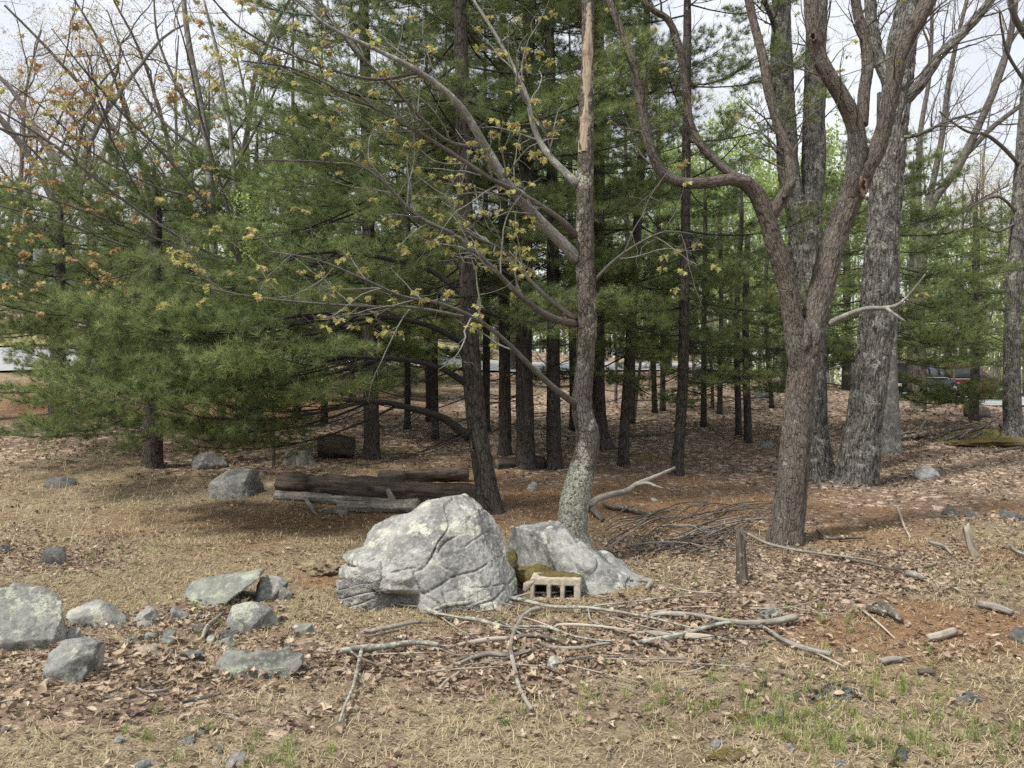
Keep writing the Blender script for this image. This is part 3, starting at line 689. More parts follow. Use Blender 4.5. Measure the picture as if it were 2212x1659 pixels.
def boulder_post(V, nr):
    bx = np.mean([(p[0]-CX)/FP*YB for p in BP]); zs = [CZ+(CY-p[1])/FP*YB for p in BP]; bz = min(zs)+.22*(max(zs)-min(zs))
    q = V[:, [0, 2]]+[bx, bz]; front = V[:, 1] < 0.12
    wq = q+.012*np.stack([vnoise(np.c_[q*9, q[:, 0]*0], 1), vnoise(np.c_[q*9, q[:, 0]*0+5], 2)], 1)
    out = np.zeros(len(V))
    # open joints across the face
    for pts, dep, wd in (([(880, 215), (845, 275), (880, 345), (815, 480), (760, 560), (690, 590), (745, 700), (870, 790), (915, 895)], .030, .011),
                         ([(690, 725), (800, 690), (900, 640), (1020, 620), (1090, 590)], .022, .010), ([(860, 715), (880, 770), (905, 860)], .024, .009),
                         ([(905, 850), (1010, 800), (1130, 770), (1290, 700)], .028, .010), ([(960, 880), (1120, 830), (1300, 790)], .025, .010),
                         ([(930, 410), (870, 440), (830, 500)], .02, .01), ([(1130, 770), (1150, 840)], .016, .008), 
                         ([(480, 560), (490, 640), (485, 820)], .035, .013), ([(560, 600), (640, 585), (700, 575)], .02, .012), ([(1040, 240), (1060, 330), (1120, 440), (1200, 560)], .022, .012),
                         ([(980, 480), (1080, 420), (1120, 430)], .014, .010)):
        d = seg_dist(wq, np.array([bl(*p) for p in pts])); out -= dep*.95*np.exp(-(d/(wd*.6))**2)
    # layered ledges at the lower left and lower right
    a = math.radians(21); w = q[:, 1]*math.cos(a)-q[:, 0]*math.sin(a)+.015*vnoise(np.c_[q*7, q[:, 0]*0], 6)
    c = bl(330, 690); mask = np.exp(-((q[:, 0]-c[0])/.19)**4-((q[:, 1]-c[1])/.17)**4)
    wv = w+.018*vnoise(np.c_[w*14, q[:, 0]*1.2, q[:, 0]*0], 61); sw = (wv/.068) % 1.0; hv = .5+.5*vnoise(np.c_[np.floor(wv/.068)*1.7, q[:, 0]*5, q[:, 0]*0], 62); out += mask*(.35+.65*hv)*(.11*(sw**.6)-.075-.035*(sw < .14))
    a2 = math.radians(13); w2 = q[:, 1]*math.cos(a2)-q[:, 0]*math.sin(a2)+.012*vnoise(np.c_[q*8, q[:, 0]*0], 9)
    c2 = bl(1130, 790); mask2 = np.exp(-((q[:, 0]-c2[0])/.24)**4-((q[:, 1]-c2[1])/.11)**4); w2 = w2+.02*vnoise(np.c_[w2*11, q[:, 0]*1.5, q[:, 0]*0], 63); sw2 = (w2/.075) % 1.0; hv2 = sstep(.35, .7, .5+.5*vnoise(np.c_[np.floor(w2/.075)*2.3, q[:, 0]*4, q[:, 0]*0], 64))
    out += mask2*hv2*(.008*sw2-.011*np.exp(-(sw2/.07)**2))
    V = V+nr*(out*front)[:, None]*1.0
    # the hollow under the brow
    c3 = bl(610, 770); m3 = np.exp(-((q[:, 0]-c3[0])/.145)**4-((q[:, 1]-c3[1])/.115)**4)*(V[:, 1] < 0)
    V[:, 1] += m3*.17*sstep(.02, -.10, q[:, 1]-c3[1]-.10)
    brow = bl(640, 615); m4 = np.exp(-((q[:, 0]-brow[0])/.09)**2-((q[:, 1]-brow[1])/.04)**2)*(V[:, 1] < 0); V[:, 1] -= m4*.05
    # crisp mid-size relief
    r = np.abs(vnoise(V*np.array([3.5, 3.5, 6])+4, 12))
    V = V-nr*(.010*np.exp(-(r/.05)**2))[:, None]+nr*(.0045*fbm(V*34, 3, 15, .6))[:, None]+nr*(.012*vnoise(V*5, 19))[:, None]-nr*(.010*np.maximum(0, fbm(V*11, 3, 23)-.25))[:, None]
    return V
boulder = stone('boulder', BP, M['boulder'], 'large pale grey cracked boulder with layered ledges in the middle of the clearing', 8, .80,
                [((-.42, -.42, .80), .74), ((.30, -.86, .42), .70), ((-.35, -.92, .15), .80), ((.85, -.25, .45), .86), ((.05, -.55, .83), .86), ((-.75, -.3, .55), .86), ((.10, -.95, .25), .93), ((-.15, -.75, .64), .88), ((.62, -.62, .48), .93), ((-.62, -.70, .35), .90), ((.45, -.30, .84), .93), ((.70, -.70, .05), .95), ((-.2, .1, .97), .96)], 0, .006, 3, YB, .003, .3, .60, 0, boulder_post, smooth_n=3)
B2 = [C2(*p) for p in [(1150, 700), (1160, 500), (1200, 435), (1330, 415), (1480, 392), (1560, 412), (1625, 480), (1700, 535), (1790, 590), (1880, 640), (1960, 680), (2120, 735), (2270, 805), (2290, 900), (1950, 890), (1800, 860), (1500, 830)]]
def b2_post(V, nr):
    r = np.abs(vnoise(V*np.array([5, 5, 6]), 31)); V = V-nr*(.03*np.exp(-(r/.07)**2))[:, None]
    d = seg_dist(V[:, [0, 2]], np.array([(.52, -.02), (.60, .10), (.72, .06), (.78, -.1)])); V = V-nr*(.02*np.exp(-(d/.012)**2)*(V[:, 1] < 0))[:, None]
    return V
stone('boulder', B2, M['boulder2'], 'low dark-stained grey boulder running under the lichened tree beside the concrete block', 6, .55,
      [((-.2, -.75, .62), .70), ((.35, -.6, .72), .74), ((-.6, -.8, .1), .82), ((.5, -.85, .1), .8), ((.0, -.2, .98), .92)], 2, .05, 8, 7.05, .008, .45, .7, 0, b2_post, shear=-.42)
stone('rock_slab', [C2(*p) for p in [(1740, 640), (1780, 555), (1850, 560), (1950, 610), (2005, 655), (2020, 710), (1900, 720)]], M['boulder2'], 'small grey rock slab behind the tail of the low dark-stained boulder', 5, .6, None, 5, .05, 12, 7.3)
stone('rock', [C2(*p) for p in [(1205, 620), (1210, 555), (1250, 540), (1280, 560), (1285, 640)]], M['moss'], 'mossy stone wedged in the cleft between the two boulders', 4, .7, None, 4, .06, 13, 6.75, .012)

# ------------------------------------------------------------------ field rocks
def R_(pts, mat, label, f=None, **k):
    if f: pts = [f(*p) for p in pts]
    return stone(k.pop('name', 'rock'), pts, M[mat], label, **k)
A_ = lambda x, y: (x*.45208/1.35624, (1150+y*.45208)/1.35624)       # first detail view
D_ = lambda x, y: (x*.45208/1.35624, (1750+y*.45208)/1.35624)       # fourth detail view
R_([(1150, 500), (1160, 470), (1230, 420), (1380, 375), (1420, 400), (1470, 465), (1400, 500), (1250, 505)], 'rock', 'pale grey wedge-shaped rock in the dry grass below the white stick', A_, res=5, thick=.6, seed=21)
R_([(1360, 670), (1365, 600), (1400, 550), (1480, 490), (1560, 472), (1620, 500), (1690, 560), (1760, 650), (1740, 690), (1600, 700), (1450, 690)], 'rock', 'big rounded grey rock at the end of the squared log', A_, res=5, thick=.8, seed=22, amp=.02)
R_([(190, 580), (200, 560), (330, 550), (470, 560), (490, 600), (450, 620), (230, 612)], 'rock_dark', 'low dark flat rock in the leafy bank', A_, res=4, thick=.6, seed=23)
R_([(250, 1060), (255, 1000), (300, 978), (370, 1000), (410, 1050), (425, 1130), (330, 1110)], 'rock_dark', 'dark rounded rock alone in the grass above the lichened rocks', A_, res=4, thick=.6, seed=24)
R_([(-60, 1040), (-40, 990), (10, 970), (50, 1000), (110, 1050), (20, 1055)], 'rock_dark', 'small dark rock half hidden in leaves near the dark rounded rock', A_, res=4, thick=.6, seed=25)
R_([(-40, 1300), (-30, 1245), (100, 1245), (170, 1260), (230, 1300), (200, 1330), (40, 1340)], 'rock', 'grey rock behind the big lichened slab at the cluster edge', A_, res=4, thick=.8, seed=26)
R_([(-220, 380), (-230, 60), (-150, -60), (60, -100), (300, -80), (365, 0), (375, 150), (380, 260), (300, 350), (150, 375), (30, 390)], 'rock_lich', 'largest lichen-covered slab at the edge of the rock cluster', D_, res=6, thick=.55, seed=27, planes=[((.1, -.72, .69), .55), ((.9, -.4, .1), .9)], nrand=3, amp=.03)
R_([(395, 100), (480, 30), (560, 12), (690, 60), (770, 120), (830, 190), (780, 225), (680, 205), (560, 200), (480, 150)], 'rock_lich', 'low grey-green slab with a round lichen spot among the leaves', D_, res=5, thick=.6, seed=28, planes=[((0, -.6, .8), .6)])
R_([(800, 130), (860, 60), (930, 40), (1000, 80), (1035, 150), (1000, 190), (880, 180)], 'rock', 'dome-shaped grey rock in the leaves between two lichened rocks', D_, res=4, thick=.7, seed=29)
R_([(1070, 120), (1090, 70), (1150, 52), (1200, 70), (1215, 120), (1170, 165), (1100, 170)], 'rock', 'small angular grey rock beside the dome-shaped rock', D_, res=4, thick=.7, seed=30)
R_([(1160, 1290), (1190, 1240), (1400, 1200), (1600, 1175), (1700, 1150), (1690, 1190), (1560, 1290), (1420, 1385), (1350, 1390), (1200, 1330)], 'rock_flat', 'flat pale green slab tilted up against the pointed rock', A_, name='rock_slab', res=5, thick=.75, seed=31, planes=[((-.25, -.62, .74), .42), ((.5, -.8, -.2), .8)], nrand=1, amp=.015)
R_([(1570, 1340), (1600, 1270), (1680, 1200), (1790, 1160), (1855, 1158), (1870, 1230), (1840, 1330), (1760, 1360), (1640, 1365)], 'rock', 'pointed grey rock behind the speckled round rock', A_, res=5, thick=.55, seed=32)
R_([(1785, 1340), (1800, 1270), (1860, 1240), (1885, 1270), (1880, 1350), (1830, 1360)], 'rock_lich', 'small lichened stone leaning on the pointed rock', A_, res=4, thick=.7, seed=33)
R_([(1475, 130), (1490, 65), (1560, 40), (1700, 60), (1780, 100), (1812, 180), (1770, 215), (1640, 232), (1550, 225), (1490, 190)], 'rock_lich', 'speckled rounded lichen rock resting on a thin dark slab', D_, res=5, thick=.7, seed=34, amp=.02, nrand=4)
R_([(1390, 240), (1420, 215), (1500, 220), (1545, 260), (1480, 290), (1410, 280)], 'rock_dark', 'thin dark slab under the speckled rounded rock', D_, res=4, thick=.8, seed=35)
R_([(1860, 240), (1870, 180), (1960, 155), (2020, 180), (2030, 240), (1950, 265)], 'rock_lich', 'small pale crusty rock in the grass beside the speckled rounded rock', D_, res=4, thick=.7, seed=36)
R_([(280, 530), (300, 450), (350, 350), (400, 290), (520, 270), (600, 290), (690, 310), (660, 400), (600, 530), (500, 570), (360, 560)], 'rock_lich', 'blocky grey rock with a yellow-green lichen patch in front of the largest slab', D_, res=6, thick=.75, seed=37, planes=[((.62, -.78, .1), .74), ((-.3, -.62, .72), .74)], nrand=2)
R_([(375, 260), (385, 195), (440, 180), (500, 200), (510, 265), (440, 300)], 'rock', 'round grey stone tucked against the largest slab', D_, res=4, thick=.8, seed=38)
R_([(1030, 270), (1040, 215), (1090, 205), (1130, 225), (1125, 280), (1060, 300)], 'rock_blue', 'little bluish stone in the leaves', D_, res=4, thick=.8, seed=39)
R_([(975, 300), (1000, 265), (1090, 265), (1125, 295), (1060, 320)], 'rock_green', 'thin greenish stone under the little bluish stone', D_, res=3, thick=.7, seed=40)
R_([(1090, 400), (1100, 350), (1200, 335), (1300, 345), (1325, 400), (1280, 420), (1170, 440)], 'rock_blue', 'blue-grey block lying beside the tan stone', D_, res=4, thick=.6, seed=41, box=.55)
R_([(840, 370), (860, 320), (1000, 312), (1085, 320), (1100, 350), (1000, 385), (880, 385)], 'rock_tan', 'flat tan stone lying in brown leaves', D_, res=4, thick=.6, seed=42, box=.6)
R_([(1370, 330), (1400, 290), (1480, 255), (1535, 280), (1525, 330), (1440, 355)], 'rock_green', 'flat grey stone in front of the thin dark slab', D_, res=4, thick=.7, seed=43)
R_([(1425, 520), (1420, 400), (1440, 365), (1700, 355), (1950, 380), (1960, 420), (1870, 500), (1740, 500), (1600, 525)], 'rock_green', 'long dark green slab with a lichened upper face lying among leaves', D_, name='rock_slab', res=6, thick=.45, seed=44, planes=[((0, -.45, .9), .62), ((.1, -.99, .05), .82)], nrand=1, box=.5, amp=.02)
R_([(1420, 1100), (1440, 1060), (1510, 1010), (1570, 985), (1590, 1020), (1570, 1090), (1500, 1120)], 'rock', 'pale smooth stone half buried in the front turf', D_, res=4, thick=.8, seed=45)
R_([(1360, 1085), (1375, 1050), (1410, 1060), (1420, 1095), (1390, 1105)], 'rock_tan', 'small yellowish stone beside the pale smooth stone', D_, res=3, thick=.8, seed=46)
R_([(1380, 1020), (1390, 960), (1440, 950), (1470, 990), (1450, 1040), (1400, 1040)], 'rock', 'flat grey stone just behind the pale smooth stone', D_, res=4, thick=.7, seed=47)
R_([(1580, 1015), (1600, 985), (1660, 985), (1680, 1015), (1620, 1030)], 'rock_green', 'low flat stone touching the pale smooth stone', D_, res=3, thick=.7, seed=48)
R_([(1135, 950), (1180, 905), (1250, 890), (1262, 920), (1200, 960)], 'rock_blue', 'thin bluish chip of slate in the front turf', D_, res=3, thick=.7, seed=49)
R_([(715, 940), (740, 895), (820, 900), (830, 945), (770, 960)], 'rock', 'broken grey stone among dry grass in front', D_, res=4, thick=.7, seed=50)
R_([(1265, 900), (1280, 865), (1350, 860), (1365, 890), (1310, 905)], 'rock_green', 'small brownish flat stone near the slate chip', D_, res=3, thick=.7, seed=51)
R_([(-20, 870), (-10, 840), (50, 838), (66, 860), (20, 885)], 'rock_dark', 'purplish flat stone in the front dry grass', D_, res=3, thick=.7, seed=52)
R_([(100, 1005), (120, 975), (200, 970), (225, 995), (160, 1022)], 'rock_tan', 'flat brown stone lying in the front dry grass', D_, res=3, thick=.7, seed=53)
R_([(870, 1110), (880, 1080), (950, 1070), (975, 1110), (920, 1120)], 'rock', 'grey stone poking out of the front turf', D_, res=3, thick=.7, seed=54)
R_([(1325, 180), (1340, 140), (1380, 128), (1410, 140), (1405, 180), (1360, 190)], 'rock_lich', 'small lichened rock on the needles behind the gap between the boulders', C2, res=4, thick=.7, seed=55)
R_([(1145, 235), (1155, 210), (1190, 210), (1195, 235), (1170, 242)], 'rock_lich', 'tiny lichened rock at the foot of the big pine', C2, res=3, thick=.7, seed=56)
R_([(2080, 240), (2090, 220), (2130, 225), (2145, 245), (2100, 250)], 'rock_lich', 'tiny lichened rock on the rusty mound', C2, res=3, thick=.7, seed=57)
R_([(1290, 235), (1310, 200), (1370, 190), (1420, 220), (1410, 250), (1340, 265)], 'rock', 'pale lichened rock in leaves beyond the twin oaks', C3, res=5, thick=.6, seed=58)
R_([(1720, 440), (1725, 400), (1790, 405), (1850, 430), (1860, 460), (1780, 460)], 'rock_dark', 'dark grey rock by the needle mound at the leafy edge', C3, res=4, thick=.7, seed=59)
R_([(1425, 430), (1440, 395), (1500, 400), (1530, 430), (1480, 445)], 'rock_dark', 'dark low rock set in the needle mound', C3, res=4, thick=.6, seed=60)
R_([(1530, 435), (1560, 412), (1610, 420), (1625, 440), (1570, 447)], 'rock_dark', 'small dark rock beside the low rock in the needle mound', C3, res=3, thick=.6, seed=61)
R_([(540, 920), (545, 880), (590, 870), (640, 890), (670, 920), (600, 940)], 'rock_lich', 'lichened flat rock behind the crossed sticks', C3, res=4, thick=.6, seed=62)
R_([(495, 1435), (500, 1405), (540, 1395), (575, 1420), (565, 1445), (520, 1447)], 'rock_dark', 'dark brown stone in a little row of pebbles', C3, res=4, thick=.8, seed=63)
R_([(555, 1415), (560, 1390), (580, 1385), (592, 1405), (580, 1420)], 'rock_dark', 'dark pebble between the dark brown stone and the blue pebble', C3, res=3, thick=.8, seed=64)
R_([(625, 1400), (628, 1375), (650, 1368), (668, 1390), (660, 1415), (640, 1418)], 'rock_blue', 'blue-grey pebble at the end of the pebble row', C3, res=3, thick=.8, seed=65)
R_([(590, 1455), (595, 1430), (620, 1425), (632, 1445), (615, 1460)], 'rock_dark', 'dark red-brown pebble just below the blue pebble', C3, res=3, thick=.8, seed=66)
R_([(770, 1470), (775, 1445), (800, 1435), (812, 1455), (800, 1472)], 'rock', 'pale pebble in front of the gravel patch', C3, res=3, thick=.8, seed=67)
R_([(660, 1590), (665, 1555), (695, 1535), (722, 1545), (720, 1580), (690, 1595)], 'rock', 'grey stone in the front grass beside the moss cushion', C3, res=4, thick=.8, seed=68)
R_([(255, 1575), (262, 1550), (330, 1535), (400, 1540), (410, 1560), (330, 1580)], 'rock', 'pale rock partly grown over by the moss cushion', C3, res=4, thick=.6, seed=69)
R_([(1195, 1620), (1200, 1580), (1235, 1565), (1270, 1590), (1262, 1630), (1225, 1640)], 'rock_dark', 'grey-brown stone in the grass at the front of the clearing', C3, res=4, thick=.8, seed=70)
R_([(1500, 1340), (1510, 1300), (1570, 1285), (1650, 1310), (1655, 1345), (1580, 1350)], 'rock_green', 'grey-green flat rock sunk in the grass past the gravel patch', C3, res=4, thick=.6, seed=71)
R_([(1415, 1385), (1420, 1368), (1435, 1365), (1440, 1382)], 'rock_blue', 'small slate pebble beside the sunk grey-green rock', C3, res=3, thick=.8, seed=72)
R_([(1760, 1040), (1770, 985), (1830, 970), (1880, 1000), (1880, 1050), (1820, 1060)], 'rock_dark', 'mossy dark rock beyond the bleached log piece on the needles', C3, res=4, thick=.7, seed=73)
R_([(530, 100), (550, 75), (590, 68), (625, 80), (620, 102), (570, 106)], 'rock', 'low grey rock in the leaves between the thin trunks and the maple', C3, res=4, thick=.6, seed=74)
R_([(890, 1655), (900, 1635), (960, 1618), (990, 1640), (985, 1665)], 'rock', 'long pale stone at the front edge of the turf', C3, res=4, thick=.6, seed=75)
R_([(620, 640), (628, 570), (680, 565), (740, 590), (745, 630), (680, 640)], 'rock_dark', 'black weathered stump-like rock in front of the road', C8, res=4, thick=.8, seed=76)
R_([(1440, 1210), (1480, 1170), (1530, 1195), (1560, 1250), (1520, 1290), (1470, 1260)], 'rock_lich', 'pale speckled stone lying in leaves by the long upright stick', C2, res=4, thick=.7, seed=77)
rr = np.random.default_rng(41)
for i in range(16):
    cx_, cy_ = rr.uniform(150, 640), rr.uniform(1325, 1425); w_, h_ = rr.uniform(9, 24), rr.uniform(5, 12)
    stone('rock', [(cx_-w_, cy_+h_*.4), (cx_-w_*.7, cy_-h_*.7), (cx_+rr.uniform(-.3, .3)*w_, cy_-h_), (cx_+w_*.8, cy_-h_*.5), (cx_+w_, cy_+h_*.5), (cx_, cy_+h_)], M[['rock', 'rock_lich', 'rock_green', 'rock_dark'][i % 4]],
          'small broken stone in the leaves among the lichened rocks', 3, .7, None, 5, .03, 300+i, group='small stones among the lichened rocks')
# gravel patch: the stones that show, one by one
GP = [mkmesh('pebble', (lambda D: D*np.array([1, .8, .6])*(1+.25*fbm(D*1.4+s, 2, s)[:, None]))(ico(2)[0]), ico(2)[1], M[['rock', 'rock_blue', 'rock_dark', 'rock'][s % 4]], smooth=False) for s in range(8)]
rr = np.random.default_rng(5)
for i in range(95):
    dx, dy = C3(rr.normal(890, 70), rr.normal(1305, 28)) if i < 70 else C3(rr.uniform(100, 1750), rr.uniform(1250, 1600))
    g = G(dx, dy); o = obj('pebble', GP[rr.integers(0, 8)])
    s = rr.uniform(.010, .026) if i < 70 else rr.uniform(.008, .022)
    o.matrix_basis = mat4(randrot(1, .3, rr)[0], g+[0, 0, s*.2], s)
    tag(o, *(('small grey crushed-stone pebble in the gravel patch', 'pebble', 'pebbles of the gravel patch') if i < 70 else ('small grey pebble strewn in the turf around the gravel patch', 'pebble', 'pebbles strewn in the turf')))
# moss cushion
def mound(name, dx, dy, rx, ry, h, mat, label, cat, seed, n=3):
    g = G(dx, dy); D, F_ = ico(5); V = D*np.array([rx, ry, h]); V = V*(1+.22*fbm(D*2+seed, 3, seed)[:, None]); V = V+.012*fbm(V*35, 3, seed)[:, None]*D
    tag(obj(name, mkmesh(name, V, F_, mat), None, g+[0, 0, -h*.25]), label, cat)
mound('moss_cushion', *C3(380, 1610), .105, .06, .035, M['moss'], 'yellow-green moss cushion over the pale front rock', 'moss', 3)
mound('moss_cushion', *C3(445, 1430), .06, .04, .02, M['moss'], 'small moss cushion in the turf beside the dark brown stone', 'moss', 4)
mound('moss_cushion', 700, 1222, .20, .22, .07, M['ground'], 'dark mossy hummock against the side of the big boulder', 'moss', 6)

# ------------------------------------------------------------------ concrete block with three holes
def block():
    f = G(*C2(1500, 850)); w, hgt, dep = .395, .19, .30
    yaw = math.radians(-7); root = empty('concrete_block', (f[0]+.01, f[1]+.02, f[2]-.035), 'tan concrete block with three square holes and mossy top between the boulders', 'concrete block')
    root.rotation_euler = (math.radians(-2), 0, yaw)
    bm = bmesh.new()
    xs = [-w/2, -w/2+.030, -w/2+.130, -w/2+.163, -w/2+.236, -w/2+.272, -w/2+.345, w/2]; zs = [0, .040, .144, hgt]; ys = [0, dep]
    vs = {}
    for i, x in enumerate(xs):
        for k, z in enumerate(zs):
            for j, y in enumerate(ys): vs[i, k, j] = bm.verts.new((x+RNG.normal(0, .0015), y, z+RNG.normal(0, .0015)))
    hole = lambda i, k: k == 1 and i in (1, 3, 5)
    for i in range(7):
        for k in range(3):
            if not hole(i, k):
                bm.faces.new([vs[i, k, 0], vs[i+1, k, 0], vs[i+1, k+1, 0], vs[i, k+1, 0]]); bm.faces.new([vs[i, k, 1], vs[i, k+1, 1], vs[i+1, k+1, 1], vs[i+1, k, 1]])
            else:
                a, b, c, d = (i, k), (i+1, k), (i+1, k+1), (i, k+1)
                for p, q in ((a, b), (b, c), (c, d), (d, a)): bm.faces.new([vs[(*q, 0)], vs[(*p, 0)], vs[(*p, 1)], vs[(*q, 1)]][::-1])
    for i in range(7):
        bm.faces.new([vs[i, 3, 0], vs[i+1, 3, 0], vs[i+1, 3, 1], vs[i, 3, 1]]); bm.faces.new([vs[i, 0, 1], vs[i+1, 0, 1], vs[i+1, 0, 0], vs[i, 0, 0]])
    for k in range(3):
        bm.faces.new([vs[0, k, 1], vs[0, k, 0], vs[0, k+1, 0], vs[0, k+1, 1]]); bm.faces.new([vs[7, k, 0], vs[7, k, 1], vs[7, k+1, 1], vs[7, k+1, 0]])
    bmesh.ops.recalc_face_normals(bm, faces=bm.faces[:])
    bmesh.ops.bevel(bm, geom=[e for e in bm.edges if e.is_manifold and e.calc_face_angle(0) > .5], offset=.006, segments=2, affect='EDGES', clamp_overlap=True)
    me = bpy.data.meshes.new('block_body'); bm.to_mesh(me); bm.free(); me.materials.append(M['concrete']); obj('block_body', me, root)
    D, F_ = ico(5); V = D*np.array([w*.46, .10, .020])+np.array([.02, .19, hgt-.002]); V = V+D*(.012*fbm(V*30, 3, 5)[:, None]); V[:, 2] = np.maximum(V[:, 2], hgt-.02)
    obj('moss', mkmesh('moss', V, F_, M['moss']), root)
block()
stone('rock_slab', [C2(*p) for p in [(1250, 690), (1260, 655), (1400, 640), (1520, 655), (1570, 700), (1500, 720), (1300, 720)]], M['moss'], 'flat mossy stone just behind the concrete block', 4, .6, None, 2, .03, 81, 6.9, .012)
stone('rock', [C2(*p) for p in [(1308, 770), (1312, 728), (1350, 720), (1380, 735), (1372, 752), (1335, 780)]], M['rock_tan'], 'broken brownish stone leaning on the corner of the concrete block', 3, .6, None, 3, .04, 82, 6.35, .006)
# ================================================================== pines
def wpt(dx, dy, Y): return P(dx, dy, Y)
def tuft_needles(tips, dirs, rnd, rng, nn=34, L=(.075, .115), wd=.0016):
    n = len(tips); T = np.repeat(tips, nn, 0); Dr = np.repeat(norm(dirs), nn, 0); m = n*nn
    back = rng.uniform(0, .055, m); o = T-Dr*back[:, None]
    a = np.radians(rng.uniform(14, 78, m)); q = rng.normal(0, 1, (m, 3)); q = norm(q-(q*Dr).sum(1, keepdims=True)*Dr)
    d = norm(Dr*np.cos(a)[:, None]+q*np.sin(a)[:, None]+np.array([0, 0, .06]))
    ln = rng.uniform(*L, m); s = norm(np.cross(d, rng.normal(0, 1, (m, 3))))*wd
    V = np.stack([o-s, o+s, o+d*ln[:, None]], 1).reshape(-1, 3)
    F_ = np.arange(m*3).reshape(-1, 3)
    return V, F_, np.repeat(np.repeat(rnd, nn), 3)
def make_bough(L, seed, start=.28, dens=1.0, sag=.09, bare=False):
    rng = np.random.default_rng(seed); mb = MB(); tips = []; dirs = []
    t = np.linspace(0, 1, max(6, int(L*4)))
    ax = np.stack([t*L, .05*L*np.sin(t*3+seed)*t, -sag*L*np.sin(np.pi*t*.92)+.03*L*t**3], 1)
    r0 = .0052*L+.004; addtube(mb, ax, r0*(1-.86*t), 6)
    ns = int((8+L*7.0)*dens)
    for i in range(ns):
        u = start+(1-start)*(i+rng.uniform(0, .8))/ns; u = min(u, .985)
        p = np.array([np.interp(u, t, ax[:, k]) for k in range(3)]); tg = norm(np.array([np.interp(min(1, u+.03), t, ax[:, k]) for k in range(3)])-p+1e-6)
        sd = 1 if i % 2 else -1; an = math.radians(rng.uniform(38, 66)); sv = np.array([-tg[1], tg[0], 0])*sd
        d = norm(tg*math.cos(an)+sv*math.sin(an)+np.array([0, 0, rng.normal(.08, .16)]))
        env = min(1, (u-start+.12)*3.2)*(1-u)**.62
        ll = (.42*L*env*rng.uniform(.65, 1.15)+.10) if not bare else (.30*L*env*rng.uniform(.4, 1.2)+.05)
        m = max(3, int(ll/.10)); pts = [p]; dd = d
        for k in range(m):
            dd = norm(dd+tg*.10+np.array([0, 0, .035])+rng.normal(0, .07, 3)); pts.append(pts[-1]+dd*ll/m)
        pts = np.array(pts); rs = .0016+.0040*ll; addtube(mb, pts, np.linspace(rs, .0013, len(pts)), 4, cap=False)
        tips.append(pts[-1]); dirs.append(pts[-1]-pts[-2])
        nsub = int(ll/.075)
        for k in range(nsub):
            f = rng.uniform(.25, 1); j = f*(len(pts)-1); a = int(min(j, len(pts)-2)); q = pts[a]+(pts[a+1]-pts[a])*(j-a)
            dt = norm(pts[a+1]-pts[a]); s2 = norm(np.cross(dt, [0, 0, 1]))*(1 if k % 2 else -1)
            sdv = norm(dt*rng.uniform(.7, 1.2)+s2*rng.uniform(.5, 1.0)+np.array([0, 0, rng.normal(.15, .25)])); sl = rng.uniform(.05, .17)
            e = q+sdv*sl
            if bare or k % 2 == 0: addtube(mb, [q, e], [.0016, .001], 3, cap=False)
            tips.append(e); dirs.append(sdv)
    tips.append(ax[-1]); dirs.append(ax[-1]-ax[-2])
    wood = np.concatenate(mb.V); fs = ([np.concatenate(mb.F3)] if mb.F3 else [])+[np.concatenate(mb.F4)]
    wm = mkmesh('branch', wood, fs, M['pine_branch'], attrs={'bark': ('FLOAT_VECTOR', np.concatenate(mb.A))})
    nm = None
    if not bare:
        tips = np.array(tips); dirs = np.array(dirs)
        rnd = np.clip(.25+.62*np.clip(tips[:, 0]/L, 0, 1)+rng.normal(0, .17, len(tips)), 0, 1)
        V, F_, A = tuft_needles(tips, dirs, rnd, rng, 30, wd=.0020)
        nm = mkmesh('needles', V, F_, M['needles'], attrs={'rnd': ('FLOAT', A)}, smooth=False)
    return L, wm, nm
LIB = [make_bough(L, 100+i*7+k, st, dn) for i, (L, st, dn) in enumerate([(.9, .15, 1.3), (1.6, .22, 1.15), (2.5, .30, 1.), (3.7, .36, 1.), (4.8, .42, 1.)]) for k in range(3)]
SPARSE = [make_bough(L, 300+i*7+k, .55, .62) for i, L in enumerate([1.6, 2.6]) for k in range(2)]
DEAD = [make_bough(L, 400+i, .12, .75, .05, True) for i, L in enumerate([.8, 1.3, 1.9, 2.6])]
PR = np.random.default_rng(99)
def put_bough(root, p0, p1, lib=LIB, roll=None):
    p0 = np.asarray(p0, float); p1 = np.asarray(p1, float); L = np.linalg.norm(p1-p0)
    df = np.array([abs(math.log(b[0]/L)) for b in lib]); best = np.where(df < df.min()+.06)[0]; b = lib[PR.choice(best)]
    o = obj('branch', b[1], root); R = rotm(p1-p0, roll=PR.normal(0, .22) if roll is None else roll)
    o.matrix_basis = mat4(R, p0-np.array(root.location), L/b[0])
    if b[2] is not None: obj('needles', b[2], o)
    return o
def trunk_bump(amp, f=26., st=5.):
    def b(A):
        q = A*np.array([f, f, f/st]); n = vnoise(q+.35*np.stack([vnoise(q*.6, 5)]*3, 1), 2)
        return amp*(np.minimum(np.abs(n)*3.2, 1)-.6)+amp*.5*vnoise(q*2.7, 8)
    return b
